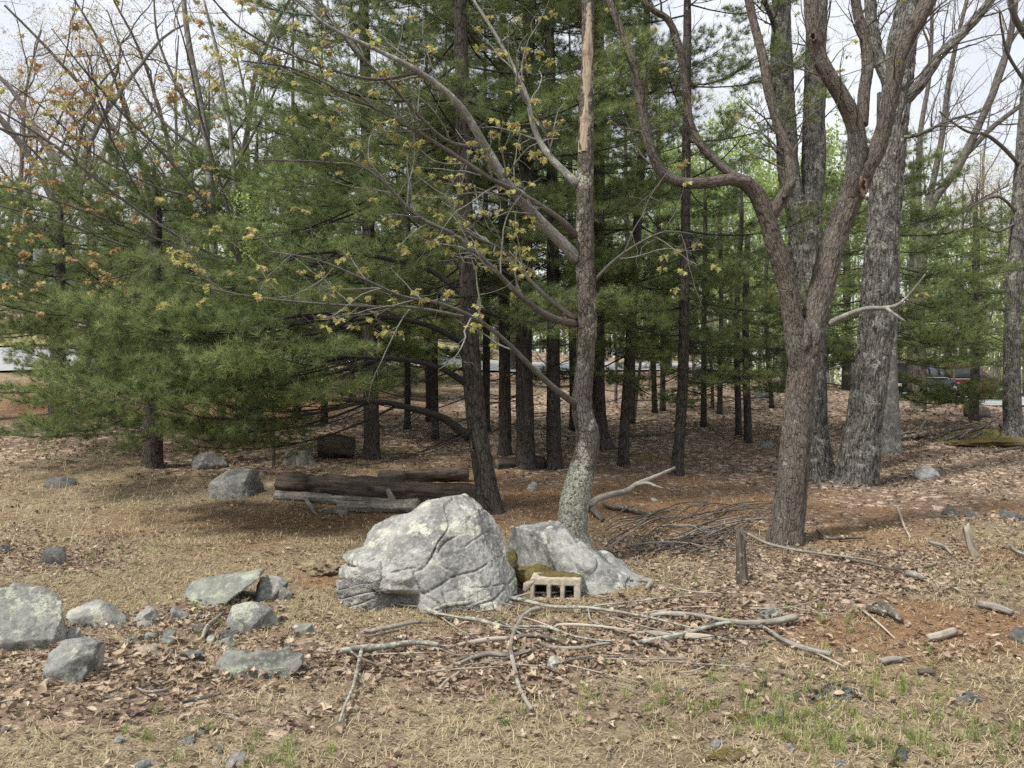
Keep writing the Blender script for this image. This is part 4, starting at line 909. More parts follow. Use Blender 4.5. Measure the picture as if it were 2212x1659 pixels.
def pine(path, px, height, label, zc, Lmax, dens=1., sparse=0., top=99, bark='pine_bark', group=None, Y=None, flare=.35, dead=8, dead_lo=.5, side=None, ns=14, amp=.006, prof=.7, rise=1.0, seed=0):
    """path: overview positions of the trunk from the base up"""
    rng = np.random.default_rng(seed+abs(int(path[0][0]))); g = G(*path[0]); Y = Y or g[1]
    pts = [P(dx, dy, Y) for dx, dy in path]; pts[0] = np.array([pts[0][0], Y, float(H(pts[0][0], Y))-.10])
    r = [w/2/FP*Y for w in px]
    zt = pts[-1][2]; d = (pts[-1]-pts[0])/max(.1, (zt-pts[0][2])); hz = pts[0][2]+height
    if hz > zt+.5:
        for f in (.35, .7, 1.0):
            z = zt+(hz-zt)*f; pts.append(np.array([pts[-1][0]+d[0]*.3*(z-pts[-1][2]), Y+rng.normal(0, .04), z])); r.append(r[len(px)-1]*(1-.9*f))
    base = pts[0]+[0, 0, .10]
    root = empty('pine_tree', base, label, 'tree', group)
    near = Y < 16
    V, Q, Tr, A = tube(np.array(pts)-base, r, ns if not near else 40, .05 if near else .25, trunk_bump(amp) if near else None, seed=seed % 7, wob=.05, flare=flare)
    obj('trunk', mkmesh('trunk', V, [Q, Tr], M[bark], attrs={'bark': ('FLOAT_VECTOR', A)}), root)
    C = np.array(pts)
    def at(z): return np.array([np.interp(z, C[:, 2], C[:, k]) for k in range(3)])
    z = base[2]+zc; hi = min(base[2]+height*.97, base[2]+top); az = rng.uniform(0, 6.28)
    while z < hi:
        f = (z-base[2]-zc)/max(.1, height-zc); L = Lmax*((1-f)**prof)*(.62+.38*min(1, f*5))+.35
        for k in range(rng.integers(3, 6) if dens >= 1 else rng.integers(2, 4)):
            az += 2.4+rng.normal(0, .3)
            if side is not None and rng.uniform() > side(az): continue
            l = L*rng.uniform(.65, 1.15); el = math.radians((-6+32*f*rise)+rng.normal(0, 7))
            v = np.array([math.cos(az)*math.cos(el), math.sin(az)*math.cos(el), math.sin(el)])
            p0 = at(z+rng.uniform(-.1, .1)); e = p0+v*l
            if e[1] < 4.5: continue
            e[2] = max(e[2], float(H(e[0], e[1]))+.35)
            put_bough(root, p0, e, SPARSE if rng.uniform() < sparse else LIB)
        z += rng.uniform(.34, .55)/max(.5, dens)
    for k in range(dead):
        z = base[2]+rng.uniform(dead_lo, max(dead_lo+.5, zc+1.2)); a = rng.uniform(0, 6.28); l = rng.uniform(.5, 1.7); v = np.array([math.cos(a), math.sin(a), rng.normal(-.05, .15)])
        p0 = at(z); put_bough(root, p0, p0+v*l, DEAD)
    return root, at

# the big pine just behind the boulder, with its long low boughs to one side
p1, p1at = pine([(1062, 1108), (1042, 1000), (1028, 900), (1017, 760), (1008, 560), (1000, 300), (994, 0)], [54, 46, 43, 39, 36, 31, 26], 13, 'dark-barked white pine with long low boughs standing right behind the big boulder', 2.5, 2.7, 1.35, .05, top=9.0,
                dead=16, dead_lo=.7, side=lambda a: 1.0 if math.sin(a) > -.2 or math.cos(a) < -.2 else .45, seed=3)
YP = p1.location[1]
ARM_PX = [(880, [(1012, 945, 0), (960, 905, -.15), (900, 885, -.35), (820, 868, -.6), (700, 862, -.9), (600, 858, -1.1)], [.065, .05, .04, .032, .022, .012]),
          (790, [(1010, 830, 0), (950, 795, -.2), (880, 778, -.4), (780, 772, -.8), (680, 770, -1.2), (600, 775, -1.5)], [.045, .036, .03, .024, .018, .010]),
          (690, [(1008, 745, 0), (930, 705, -.3), (840, 685, -.7), (740, 675, -1.1), (640, 680, -1.4)], [.042, .034, .028, .020, .010]),
          (580, [(1005, 640, 0), (930, 585, .1), (840, 560, -.2), (740, 545, -.6), (640, 550, -1.)], [.040, .032, .026, .018, .010]),
          (420, [(1002, 520, 0), (940, 455, -.2), (850, 415, -.5), (760, 395, -.9)], [.036, .028, .020, .010])]
ARMS = [(a, np.array([P(x, y, YP+d) for x, y, d in pts])) for a, pts, _ in ARM_PX]
mb_ = None
for a, pts, rad in ARM_PX:
    mb_ = MB(); addtube(mb_, np.array([P(x, y, YP+d) for x, y, d in pts])-np.array(p1.location), rad, 10, .06, wob=.10); mb_.done('bare_arm', M['pine_branch'], p1)
for (z0, dx, dy, Y) in ((1.15, 395, 925, 8.8), (1.2, 560, 862, 8.9), (1.9, 150, 835, 8.6), (1.85, 95, 800, 9.2), (1.75, 230, 850, 7.9), (1.9, 330, 800, 8.2), (2.0, 420, 770, 8.0), (2.1, 160, 760, 8.9),
                        (2.2, 130, 660, 9.4), (2.25, 240, 690, 8.6), (2.35, 300, 630, 9.0), (2.3, 420, 690, 8.3), (2.6, 300, 560, 9.4), (2.7, 480, 600, 8.6), (2.9, 420, 500, 9.2), (1.7, 560, 800, 8.6), (1.65, 640, 830, 9.2),
                        (2.2, 620, 720, 8.7), (3.1, 560, 420, 9.0), (3.3, 640, 330, 9.3), (2.9, 660, 560, 8.9), (3.6, 700, 300, 9.0), (1.85, 480, 835, 9.8), (2.0, 380, 720, 10.4), (2.5, 520, 640, 10.8)):
    e = P(dx, dy, Y); arm = min(ARMS, key=lambda a: abs(a[0]-dy)+PR.uniform(0, 40))[1]
    for q in range(2):                      # each spray springs from a point well out on one of the arms
        f = PR.uniform(.45, 1.)*(len(arm)-1); i = int(min(f, len(arm)-2)); p0 = arm[i]+(arm[i+1]-arm[i])*(f-i)
        e2 = e+(np.array([PR.uniform(.1, .9), PR.uniform(-.6, .6), PR.uniform(-.3, .25)]) if q else 0)
        if np.linalg.norm(e2-p0) > .7: put_bough(p1, p0, e2, LIB, PR.normal(0, .18))
# dead lower branches hanging from the arms
for (a, c) in (((1000, 935, 0), (760, 1010, -.8)), ((960, 905, -.1), (860, 985, -.5)), ((900, 885, -.3), (800, 960, -1.)), ((820, 868, -.6), (640, 930, -1.2)), ((700, 862, -.9), (560, 900, -1.4)), ((1005, 860, 0), (830, 900, .3))):
    put_bough(p1, P(a[0], a[1], YP+a[2]), P(c[0], c[1], YP+c[2]), DEAD)

pine([(330, 905), (330, 700), (335, 520)], [40, 34, 26], 5.0, 'dense pine whose trunk is hidden behind the low boughs near the bank', .8, 3.2, 1.55, top=9, Y=13.2, dead=4, seed=11)
pine([(120, 880), (125, 700), (128, 550)], [34, 28, 20], 4.9, 'dark dense pine beside the leafy bank in front of the road', 1.9, 3.0, 1.45, Y=15.5, top=9, dead=4, seed=12, prof=.45)
pine([(-60, 880), (-60, 700), (-60, 560)], [34, 28, 20], 4.6, 'dense young pine at the top of the leafy bank', 2.6, 2.5, 1.4, Y=17., top=7.0, dead=2, seed=13)
pine([(547, 932), (548, 800), (550, 650), (552, 480)], [46, 40, 36, 26], 6.2, 'stout dark pine trunk beyond the flat-lying grey rocks', 2.0, 3.1, 1.4, top=11, dead=12, seed=14, prof=.5)
pine([(803, 992), (801, 850), (797, 600), (790, 200), (785, 0)], [36, 31, 28, 24, 20], 14, 'pale-barked pine trunk beside the sawn stump', 2.3, 2.9, 1.25, .0, top=9.5, dead=14, bark='pine_bark', seed=15)
pine([(1137, 1012), (1132, 800), (1135, 500), (1140, 200), (1142, 0)], [42, 36, 32, 28, 25], 16, 'thick dark pine with lichened foot between the big pine and the lichened tree', 3.0, 2.6, 1.15, .15, top=10., dead=16, seed=16)
pine([(1197, 1012), (1196, 800), (1194, 500), (1190, 200), (1186, 0)], [34, 28, 25, 21, 18], 15, 'pine with blue-green lichen along its trunk near the lichened tree', 3.2, 2.3, 1., .2, top=10., dead=14, seed=17)
pine([(1288, 968), (1286, 850), (1287, 600), (1290, 300), (1290, 0)], [62, 42, 37, 32, 28], 17, 'broad-based dark pine partly hidden behind the lichened tree', 3.6, 2.4, .8, .4, top=12, dead=12, seed=18, flare=.7)
pine([(1091, 982), (1090, 800), (1088, 500), (1086, 200)], [30, 25, 22, 18], 13, 'slim dark pine behind the end of the rotting logs', 3.2, 2.2, .8, .3, top=11, dead=10, seed=19)
p5, p5at = pine([(1346, 1006), (1350, 920), (1364, 700), (1385, 350), (1396, 80)], [25, 22, 20, 18, 15], 13, 'slender leaning pine standing on the mossy ground past the lichened tree', 1.5, 2.1, .8, .3, top=8.5, dead=10, seed=20)
p6, p6at = pine([(1460, 1026), (1468, 950), (1476, 800), (1481, 500), (1485, 100)], [29, 24, 22, 20, 17], 13, 'straight slender pine behind the rusty needle mound', 1.6, 2.3, .8, .3, top=9., dead=12, seed=21)
for (rt, fa, z0, dx, dy, dY) in ((p6, p6at, 2.0, 1620, 690, -.4), (p6, p6at, 2.3, 1650, 640, .3), (p6, p6at, 2.5, 1580, 600, -.9), (p6, p6at, 2.2, 1340, 660, -.5), (p6, p6at, 2.6, 1330, 600, .4), (p6, p6at, 1.9, 1600, 745, .2), (p6, p6at, 3.0, 1640, 560, .8), (p6, p6at, 1.8, 1380, 750, -.3),
                             (p5, p5at, 2.1, 1500, 680, .5), (p5, p5at, 2.4, 1230, 640, -.4), (p5, p5at, 2.6, 1480, 590, -.6), (p5, p5at, 1.9, 1440, 740, -.9), (p5, p5at, 3.1, 1520, 520, .9), (p5, p5at, 2.9, 1240, 560, .3), (p5, p5at, 1.8, 1260, 720, .6)):
    p0 = fa(z0+rt.location[2]); put_bough(rt, p0, P(dx, dy, rt.location[1]+dY), LIB)
TH = ['thin pine standing just beside the short broken-topped pine stem', 'short broken-topped pine stem with a few thin branches', 'thin pine between the straight slender pine and the broken-topped stem', 'thin pine of a close pair behind the slender leaning pine',
      'thin pine of a close pair behind the slender leaning pine', 'thinnest young pine near the black stump-like rock', 'dark pine showing between the two-stemmed maple and the forked oak', 'pine glimpsed between the blue-lichened pine and the broad-based pine',
      'thin pine trunk beyond the pale-barked pine and the logs', 'thin pine trunk beyond the pale-barked pine and the logs', 'thin pine trunk beyond the pale-barked pine and the logs', 'thin pine trunk rising beyond the sawn stump', 'thin pine trunk rising beyond the sawn stump',
      'thin pine directly behind the big low-boughed pine', 'thin pine right behind the foot of the slender leaning pine', 'thin far pine just in front of the road']
for i, (dx, dy, w, h, zc) in enumerate(((1597, 942, 14, 6, 1.6), (1617, 956, 17, 3.6, 1.6), (1520, 922, 13, 6.5, 1.6), (1415, 893, 12, 9, 2.2), (1432, 888, 12, 9, 2.0), (1668, 882, 10, 5.5, 1.6), (1770, 905, 20, 7, 1.6), (1240, 930, 18, 10, 2.4), (940, 948, 16, 10, 2.2), (930, 912, 18, 11, 2.3),
                                        (880, 925, 14, 10, 2.0), (640, 905, 18, 10, 1.8), (700, 915, 16, 10, 2.0), (1050, 930, 18, 11, 2.5), (1365, 915, 15, 10, 2.2), (1555, 895, 12, 6, 1.6))):
    pine([(dx, dy), (dx+PR.normal(0, 4), dy-250), (dx+PR.normal(0, 8), dy-450)], [w, w*.85, w*.7], h, TH[i], zc-.3, 2.1, .62, .3, top=6.5, dead=8, group='thin pines in the leaf litter' if TH.count(TH[i]) > 1 else None, seed=30+i)
pine([(1898, 985), (1900, 800), (1903, 500), (1905, 200)], [30, 26, 22, 18], 6.4, 'bushy pine growing behind the leaning oak and before the parked cars', 1.75, 3.0, 1.45, .0, Y=17.5, top=6.2, dead=4, seed=60, rise=.6)
p7, p7at = pine([(2105, 905), (2108, 700), (2110, 500)], [20, 17, 13], 6.2, 'young pine with layered boughs in front of the red car', 1.7, 2.8, 1.35, .0, Y=21., top=5.2, dead=3, seed=61, rise=.5)
for (z0, dx, dy, dY) in ((.75, 1960, 846, -.8), (.75, 2190, 850, -.6), (.7, 2030, 862, -1.4), (.9, 2150, 862, -1.6), (.8, 2000, 850, .9), (1.0, 1940, 815, -1.0), (1.0, 2060, 838, -2.0), (1.1, 2190, 825, -1.2), (.9, 1975, 866, -1.6), (.9, 2120, 845, -2.2)):
    put_bough(p7, p7at(z0+p7.location[2]), P(dx, dy, 21+dY), LIB)
pine([(1972, 893), (1972, 700), (1974, 500)], [22, 19, 16], 10, 'pine trunk standing at the edge of the drive by the black car', 3.0, 2.2, .6, .3, Y=34., top=9, dead=5, seed=62)
for i, (dx, Y) in enumerate(((590, 23), (700, 25), (820, 27), (930, 29), (190, 20), (290, 21), (390, 22), (760, 22.5), (880, 24))):
    x = (dx-CX)/FP*Y; dy = CY-(float(H(x, Y))-CZ)/Y*FP
    pine([(dx, dy), (dx, dy-120), (dx, dy-200)], [14, 11, 8], 4.6, 'low bushy young pine in the shade before the road', .5, 2.0, 1.1, .0, top=4.4, dead=2, Y=Y, group='low young pines before the road', seed=120+i)
MG = 'background pine among the leafless trees past the road'
for i, (dx, Y, h, L) in enumerate(((60, 33, 5, 3.), (450, 30, 10.5, 2.0), (250, 30, 5.5, 3.), (690, 33, 12, 3), (860, 34, 14, 3), (1010, 28, 13, 2.8), (1110, 36, 15, 3), (1700, 33, 7, 2.6), (1830, 31, 7, 2.6), (1250, 33, 11, 2.8), (1440, 37, 8, 2.6))):
    x = (dx-CX)/FP*Y; dy = CY-(float(H(x, Y))-CZ)/Y*FP
    pine([(dx, dy), (dx, dy-200), (dx, dy-300)], [20, 17, 14], h, MG, 1.6, L, .8, .0, top=h-.3, dead=3, Y=Y, group='pines beyond the road', seed=80+i, prof=.8)

# ================================================================== broadleaf trees
def grow(rng, p, d, L, r, lev, mx_, out, tips, wig=.22, up=.10, nch=(4, 7), ang=(28, 58), lr=.58, seg=.35, first=.25, end=.35):
    n = max(3, int(L/seg)); pts = [np.array(p, float)]; dd = norm(d)
    for i in range(n):
        dd = norm(dd+rng.normal(0, wig, 3)*(1 if lev else .5)/math.sqrt(n)*1.6+np.array([0, 0, up/n])); pts.append(pts[-1]+dd*L/n)
    pts = np.array(pts); rd = np.linspace(r, r*end, len(pts)); out.append((lev, pts, rd))
    if lev >= mx_:
        for f in (.35, .6, .8, 1.): tips.append((pts[int(f*(len(pts)-1))], dd))
        return
    k = rng.integers(nch[0], nch[1]+1); ph = rng.uniform(0, 6.28)
    for c in range(k):
        f = first+(1-first)*(c+rng.uniform(0, .9))/k; j = f*(len(pts)-1); a = int(min(j, len(pts)-2)); q = pts[a]+(pts[a+1]-pts[a])*(j-a); t = norm(pts[a+1]-pts[a])
        ph += 2.4+rng.normal(0, .5); u = norm(np.cross(t, [.3, .2, 1.] if abs(t[2]) < .9 else [1, .2, 0])); v = np.cross(t, u); an = math.radians(rng.uniform(*ang))
        cd = t*math.cos(an)+(u*math.cos(ph)+v*math.sin(ph))*math.sin(an)
        grow(rng, q, cd, L*lr*rng.uniform(.65, 1.15)*(1-.45*f if lev == 0 else 1-.25*f), max(.0016, np.interp(f, [0, 1], [r, r*end])*rng.uniform(.45, .68)), lev+1, mx_, out, tips, wig*1.15, up, nch, ang, lr, max(.08, seg*.6), .2, end)
def leaf_quads(tips, n, size, spread, rng, rlo=0., rhi=1.):
    """small folded leaves round the twig tips: two triangles each"""
    c = np.repeat(np.array([t[0] for t in tips]), n, 0)+rng.normal(0, spread, (len(tips)*n, 3)); m = len(c)
    a = norm(rng.normal(0, 1, (m, 3))+np.array([0, 0, -.6])); b = norm(np.cross(a, rng.normal(0, 1, (m, 3)))); s = rng.uniform(size*.6, size*1.2, m)[:, None]
    V = np.stack([c, c+a*s*.5+b*s*.32, c+a*s, c+a*s*.5-b*s*.32+np.cross(a, b)*s*.15], 1).reshape(-1, 3)
    q = np.arange(m)[:, None]*4; F_ = np.concatenate([q+np.array([0, 1, 2]), q+np.array([0, 2, 3])])
    return V, F_, np.repeat(np.clip(rng.uniform(rlo, rhi, len(tips)).repeat(n)+rng.normal(0, .1, m), 0, 1), 4)
def wood_parts(out, split, segs=(8, 6, 4, 3, 3, 3)):
    a, b = MB(), MB()
    for lev, pts, rd in out:
        addtube(a if lev < split else b, pts, rd, segs[min(lev, 5)], cap=False)
    return a, b
def mbmesh(mb, name, mat):
    fs = ([np.concatenate(mb.F3)] if mb.F3 else [])+[np.concatenate(mb.F4)]
    return mkmesh(name, np.concatenate(mb.V), fs, mat, attrs={'bark': ('FLOAT_VECTOR', np.concatenate(mb.A))})
def tree_kind(seed, h, r, leafmat, leaf_n, leaf_s, twigmat, mx_=4, nch=(4, 6), trunk_first=.35, wig=.2, ang=(25, 52), up=.35):
    rng = np.random.default_rng(seed); out = []; tips = []
    grow(rng, (0, 0, -.1), (rng.normal(0, .03), rng.normal(0, .03), 1), h, r, 0, mx_, out, tips, wig, up, nch, ang, .52, .8, trunk_first, .22)
    a, b = wood_parts(out, 2)
    res = [('trunk', mbmesh(a, 'trunk', M['far_bark'])), ('crown', mbmesh(b, 'crown', M[twigmat]))]
    if leaf_n:
        V, F_, A = leaf_quads(tips, leaf_n, leaf_s, .10, rng); res.append(('leaves', mkmesh('leaves', V, F_, M[leafmat], attrs={'rnd': ('FLOAT', A)}, smooth=False)))
    return res
K_TAN = [tree_kind(500+i, 15, .17, 'bud_leaf', 1, .085, 'far_twig', nch=(4, 6)) for i in range(2)]
K_GRN = [tree_kind(520+i, 15, .15, 'green_bud', 1, .10, 'far_twig', nch=(4, 6)) for i in range(2)]
K_RED = [tree_kind(540+i, 16, .20, 'bud_leaf', 1, .06, 'red_twig', nch=(4, 6), wig=.42, trunk_first=.2, ang=(30, 65), up=.2) for i in range(2)]
K_LIME = [tree_kind(560+i, 6, .05, 'lime_leaf', 3, .10, 'far_twig', 3, (5, 7), .12) for i in range(2)]
K_TALL = [tree_kind(580+i, 19, .16, 'green_bud', 0, .1, 'far_twig', nch=(3, 5), trunk_first=.45, ang=(18, 38)) for i in range(2)]
TR = np.random.default_rng(404)
def put_tree(kind, x, Y, s, label, group, name='tree'):
    root = empty(name, (x, Y, float(H(x, Y))-.05), label, 'tree', group); root.rotation_euler = (0, 0, TR.uniform(0, 6.28)); root.scale = (s, s, s*TR.uniform(.9, 1.1))
    for nm, me in kind: obj(nm, me, root)
    return root
for (lo_, hi_, n, y0, y1, kinds, s0, s1, label, group) in (
        (1930, 2330, 26, 44, 80, K_TAN+K_GRN+K_TALL, .75, 1.05, 'leafless grey tree with pale buds beyond the driveway', 'budding trees beyond the driveway'),
        (1280, 1930, 22, 48, 90, K_GRN+K_TALL+K_GRN, .8, 1.15, 'pale green budding tree in the woods behind the road', 'budding trees behind the road'),
        (560, 1280, 16, 50, 85, K_TAN+K_GRN+K_TALL, .9, 1.2, 'tall bare tree in the woods glimpsed between the pines', 'bare trees between the pines'),
        (-120, 560, 24, 38, 75, K_TAN+K_RED+K_RED, .85, 1.15, 'bare tree with tan buds rising above the dark pines', 'tan budding trees above the pines')):
    for i in range(n):
        dx = lo_+(hi_-lo_)*(i+TR.uniform(0, 1))/n; Y = TR.uniform(y0, y1); put_tree(kinds[TR.integers(0, len(kinds))], (dx-CX)/FP*Y, Y, TR.uniform(s0, s1), label, group)
put_tree(K_RED[0], (230-CX)/FP*31, 31, 1.0, 'gnarled bare oak with reddish twisting limbs rising behind the dense pines', None)
put_tree(K_RED[1], (60-CX)/FP*36, 36, 1.05, 'bare reddish oak past the road at the end of the bank', None)
put_tree(K_RED[0], (620-CX)/FP*38, 38, .9, 'bare reddish-twigged tree behind the stout dark pine', None)
for i, (dx, Y, s) in enumerate(((1330, 24, 1.0), (1400, 30, 1.2), (1500, 27, 1.1), (1560, 33, 1.3), (1640, 29, 1.1), (1720, 36, 1.4), (1450, 38, 1.5), (1600, 42, 1.6), (1790, 40, 1.4), (1330, 40, 1.6), (1180, 34, 1.2), (1880, 44, 1.6), (2120, 46, 1.4), (2020, 48, 1.5), (2200, 50, 1.3), (1370, 21, .9), (1540, 23, 1.), (1620, 25, 1.1), (1690, 28, 1.2), (1480, 33, 1.4), (1750, 31, 1.2), (1850, 36, 1.3), (1300, 29, 1.2), (1660, 46, 1.8), (1520, 50, 1.9), (660, 40, 1.6), (800, 44, 1.7), (1000, 46, 1.8), (2060, 40, 1.2), (2150, 55, 1.6), (1960, 56, 1.8), (2240, 44, 1.4))):
    put_tree(K_LIME[i % 2], (dx-CX)/FP*Y, Y, s, 'slender sapling with fresh lime green leaves in the woods', 'lime green saplings in the woods', 'sapling')
put_tree(K_LIME[0], (590-CX)/FP*13.5, 13.5, .62, 'lime green leafed sapling in front of the stout dark pine', None, 'sapling')
# ------------------------------------------------------------------ the far wood closing the view: one mass of stems and spring leaf
WR = np.random.default_rng(808); mb = MB(); lv = []
for i in range(520):
    dx = WR.uniform(-420, 2640); Y = WR.uniform(82, 125); x = (dx-CX)/FP*Y; z = float(H0(x, Y)); h = WR.uniform(8, 14); r = WR.uniform(.05, .14)
    t = np.array([x, Y, z-.3])+np.array([[0, 0, 0], [WR.normal(0, .25), 0, h*.5], [WR.normal(0, .5), 0, h]]); addtube(mb, t, [r, r*.8, r*.25], 4, cap=False)
    for k in range(5):
        f = WR.uniform(.3, .9); a = WR.uniform(0, 6.28); q = t[0]+(t[2]-t[0])*f; L = WR.uniform(1., 2.6); e = q+np.array([math.cos(a)*L*.6, math.sin(a)*L*.6, L*.8]); addtube(mb, [q, e], [r*.35, r*.1], 3, cap=False)
        lv.append((e, None)); lv.append(((q+e)/2, None))
    for k in range(9): lv.append((np.array([x+WR.normal(0, 1.2), Y+WR.normal(0, 1), z+abs(WR.normal(0, 2.2))]), None))
tag(mb.done('far_wood_stems', M['far_bark']), 'distant grey tree stems of the wood beyond the road', 'wood', kind='stuff')
V, F_, A = leaf_quads(lv, 8, .46, .65, WR)
tag(mk('far_wood_leaves', V, F_, M['green_bud'], attrs={'rnd': ('FLOAT', A)}, smooth=False), 'pale green and tan spring haze of leaves in the distant wood', 'foliage', kind='stuff')
# ================================================================== the trees of the clearing, limb by limb
def limbpts(pts, base): return np.array([P(*p) for p in pts])-base
def limb(root, name, pts, px, mat, ns=20, step=.03, bump=None, wob=.06, seed=1, flare=0.):
    base = np.array(root.location); C = limbpts(pts, base); r = [w/2/FP*p[2] for w, p in zip(px, pts)]
    V, Q, Tr, A = tube(C, r, ns, step, bump, seed=seed, wob=wob, flare=flare)
    return obj(name, mkmesh(name, V, [Q, Tr], M[mat], attrs={'bark': ('FLOAT_VECTOR', A)}), root), C, r
def shoots(C, r, rng, n, L, mb, tips, lo=.15, up=.05, mx_=1, ang=(25, 65), nch=(3, 5), wig=.35, rmax=.010, bias=None):
    for k in range(n):
        f = rng.uniform(lo, 1); j = f*(len(C)-1); a = int(min(j, len(C)-2)); q = C[a]+(C[a+1]-C[a])*(j-a); t = norm(C[a+1]-C[a])
        u = norm(np.cross(t, rng.normal(0, 1, 3))); an = math.radians(rng.uniform(*ang)); d = t*math.cos(an)+u*math.sin(an)
        if bias is not None: d = norm(d+np.asarray(bias))
        out = []; rr = min(rmax, np.interp(j, range(len(r)), r)*.5)
        grow(rng, q, d, L*rng.uniform(.5, 1.2), rr, 0, mx_, out, tips, wig, up, nch, (30, 65), .55, .10, .2, .25)
        for lev, pts, rd in out: addtube(mb, pts, rd, 5 if lev == 0 else 3, cap=False)
# young leaf sprays: a few drooping lobed leaves on one shoot tip
def spray(seed, mat):
    rng = np.random.default_rng(seed); VV = []; FF = []; AA = []; off = 0
    for k in range(rng.integers(4, 7)):
        V, F_ = leaf_template('maple', .5, .5, seed*10+k); V = V.copy(); V[:, 1] += .45; V = V*rng.uniform(.035, .062)
        az = rng.uniform(0, 6.28); dr = math.radians(rng.uniform(25, 75)); y = np.array([math.cos(az)*math.cos(dr), math.sin(az)*math.cos(dr), -math.sin(dr)]); x = norm(np.cross(y, [0, 0, 1])); z = np.cross(x, y)
        V = V@np.stack([x, y, z])+y*.018; VV.append(V); FF.append(F_+off); off += len(V); AA.append(np.full(len(V), rng.uniform(0, 1)))
    return mkmesh('leaf_spray', np.concatenate(VV), np.concatenate(FF), M[mat], attrs={'rnd': ('FLOAT', np.concatenate(AA))}, smooth=False)
SPR = [spray(i, 'young_leaf') for i in range(6)]; SPT = [spray(20+i, 'tan_leaf') for i in range(6)]
def put_sprays(root, tips, n, lib, rng, s=(.8, 1.25)):
    idx = rng.permutation(len(tips))[:n]
    for i in idx:
        o = obj('leaf_spray', lib[rng.integers(0, len(lib))], root); o.location = tips[i][0]; o.rotation_euler = (rng.normal(0, .3), rng.normal(0, .3), rng.uniform(0, 6.28)); q = rng.uniform(*s); o.scale = (q, q, q)

# ------------------------------------------------------------------ lichened half-dead maple on the low boulder
YL = 7.55
lt = empty('maple_tree', (P(1240, 1165, YL)[0], YL, float(H(P(1240, 1165, YL)[0], YL))), 'half-dead lichened maple with a bare split top growing behind the low boulder', 'tree')
LTP = [(1243, 1200), (1238, 1150), (1240, 1095), (1252, 1040), (1266, 985), (1270, 940), (1258, 880), (1262, 800), (1268, 700), (1264, 550), (1264, 400), (1266, 290), (1268, 180), (1270, 60), (1272, -60), (1274, -220)]
LTW = [74, 60, 66, 62, 52, 50, 44, 40, 40, 37, 36, 33, 27, 25, 22, 8]
C = limbpts([(x, y, YL) for x, y in LTP], np.array(lt.location)); r = [w/2/FP*YL for w in LTW]
V, Q, Tr, A = tube(C, r, 72, .018, trunk_bump(.007, 32, 3.), seed=2, wob=.07, flare=.15)
zc_ = V[Q].mean(1)[:, 2]; nz = fbm(V[Q].mean(1)*3.5, 3, 5)
mi = np.concatenate([(zc_+.22*nz < .95).astype(int), np.zeros(len(Tr), int)])
obj('trunk', mkmesh('trunk', V, [Q, Tr], [M['lichen_bark'], M['lichen_base']], midx=mi, attrs={'bark': ('FLOAT_VECTOR', A)}), lt)
# split, bare face of the dead top
def bare_face(root, pts, px, Y, name='bare_wood', mat='bare_wood', seed=4, ph0=-math.pi/2, wide=1.0):
    base = np.array(root.location); C_, R_2 = crom(limbpts([(x, y, Y) for x, y in pts], base), [w/2/FP*Y for w in px], .015); n = len(C_); m = 26
    th = np.linspace(-1.25, 1.25, m)+ph0; t = np.linspace(0, 1, n)
    hw = wide*(.40+.55*fbm(np.c_[t*6, t*0, t*0], 3, seed)+.12*fbm(np.c_[t*60, t*0, t*0], 2, seed))*np.minimum(1, np.minimum(t, 1-t)*9+.15)
    dth = np.abs(th-ph0)[None]; prof = 1.07-.28*np.maximum(0, dth-hw[:, None]-.15)+.02*vnoise(np.c_[np.tile(th*9, n), np.repeat(t*50, m), np.zeros(n*m)], 3).reshape(n, m)
    prof = np.where(dth > hw[:, None]+.25, .86, prof)
    V_ = C_[:, None]+R_2[:, None, None]*prof[..., None]*np.stack([np.cos(th), np.sin(th), 0*th], -1)[None]
    A_2 = np.stack([np.repeat(np.cos(th)[None]*.05, n, 0), np.repeat(np.sin(th)[None]*.05, n, 0), np.repeat(t[:, None]*2., m, 1)], -1).reshape(-1, 3)
    i = np.arange(n-1)[:, None]*m; j = np.arange(m-1)[None]; Q_ = np.stack([i+j, i+j+1, i+m+j+1, i+m+j], -1).reshape(-1, 4)
    o = obj(name, mkmesh(name, V_.reshape(-1, 3), Q_, M[mat], attrs={'bark': ('FLOAT_VECTOR', A_2)}), root); o['label'] = 'pale bare wood where the bark has split away'
bare_face(lt, [(1262, 330), (1265, 250), (1267, 180), (1270, 90), (1272, 10)], [34, 31, 27.5, 26, 24], YL, wide=.8)
LR = np.random.default_rng(12); tips = []; mb = MB()
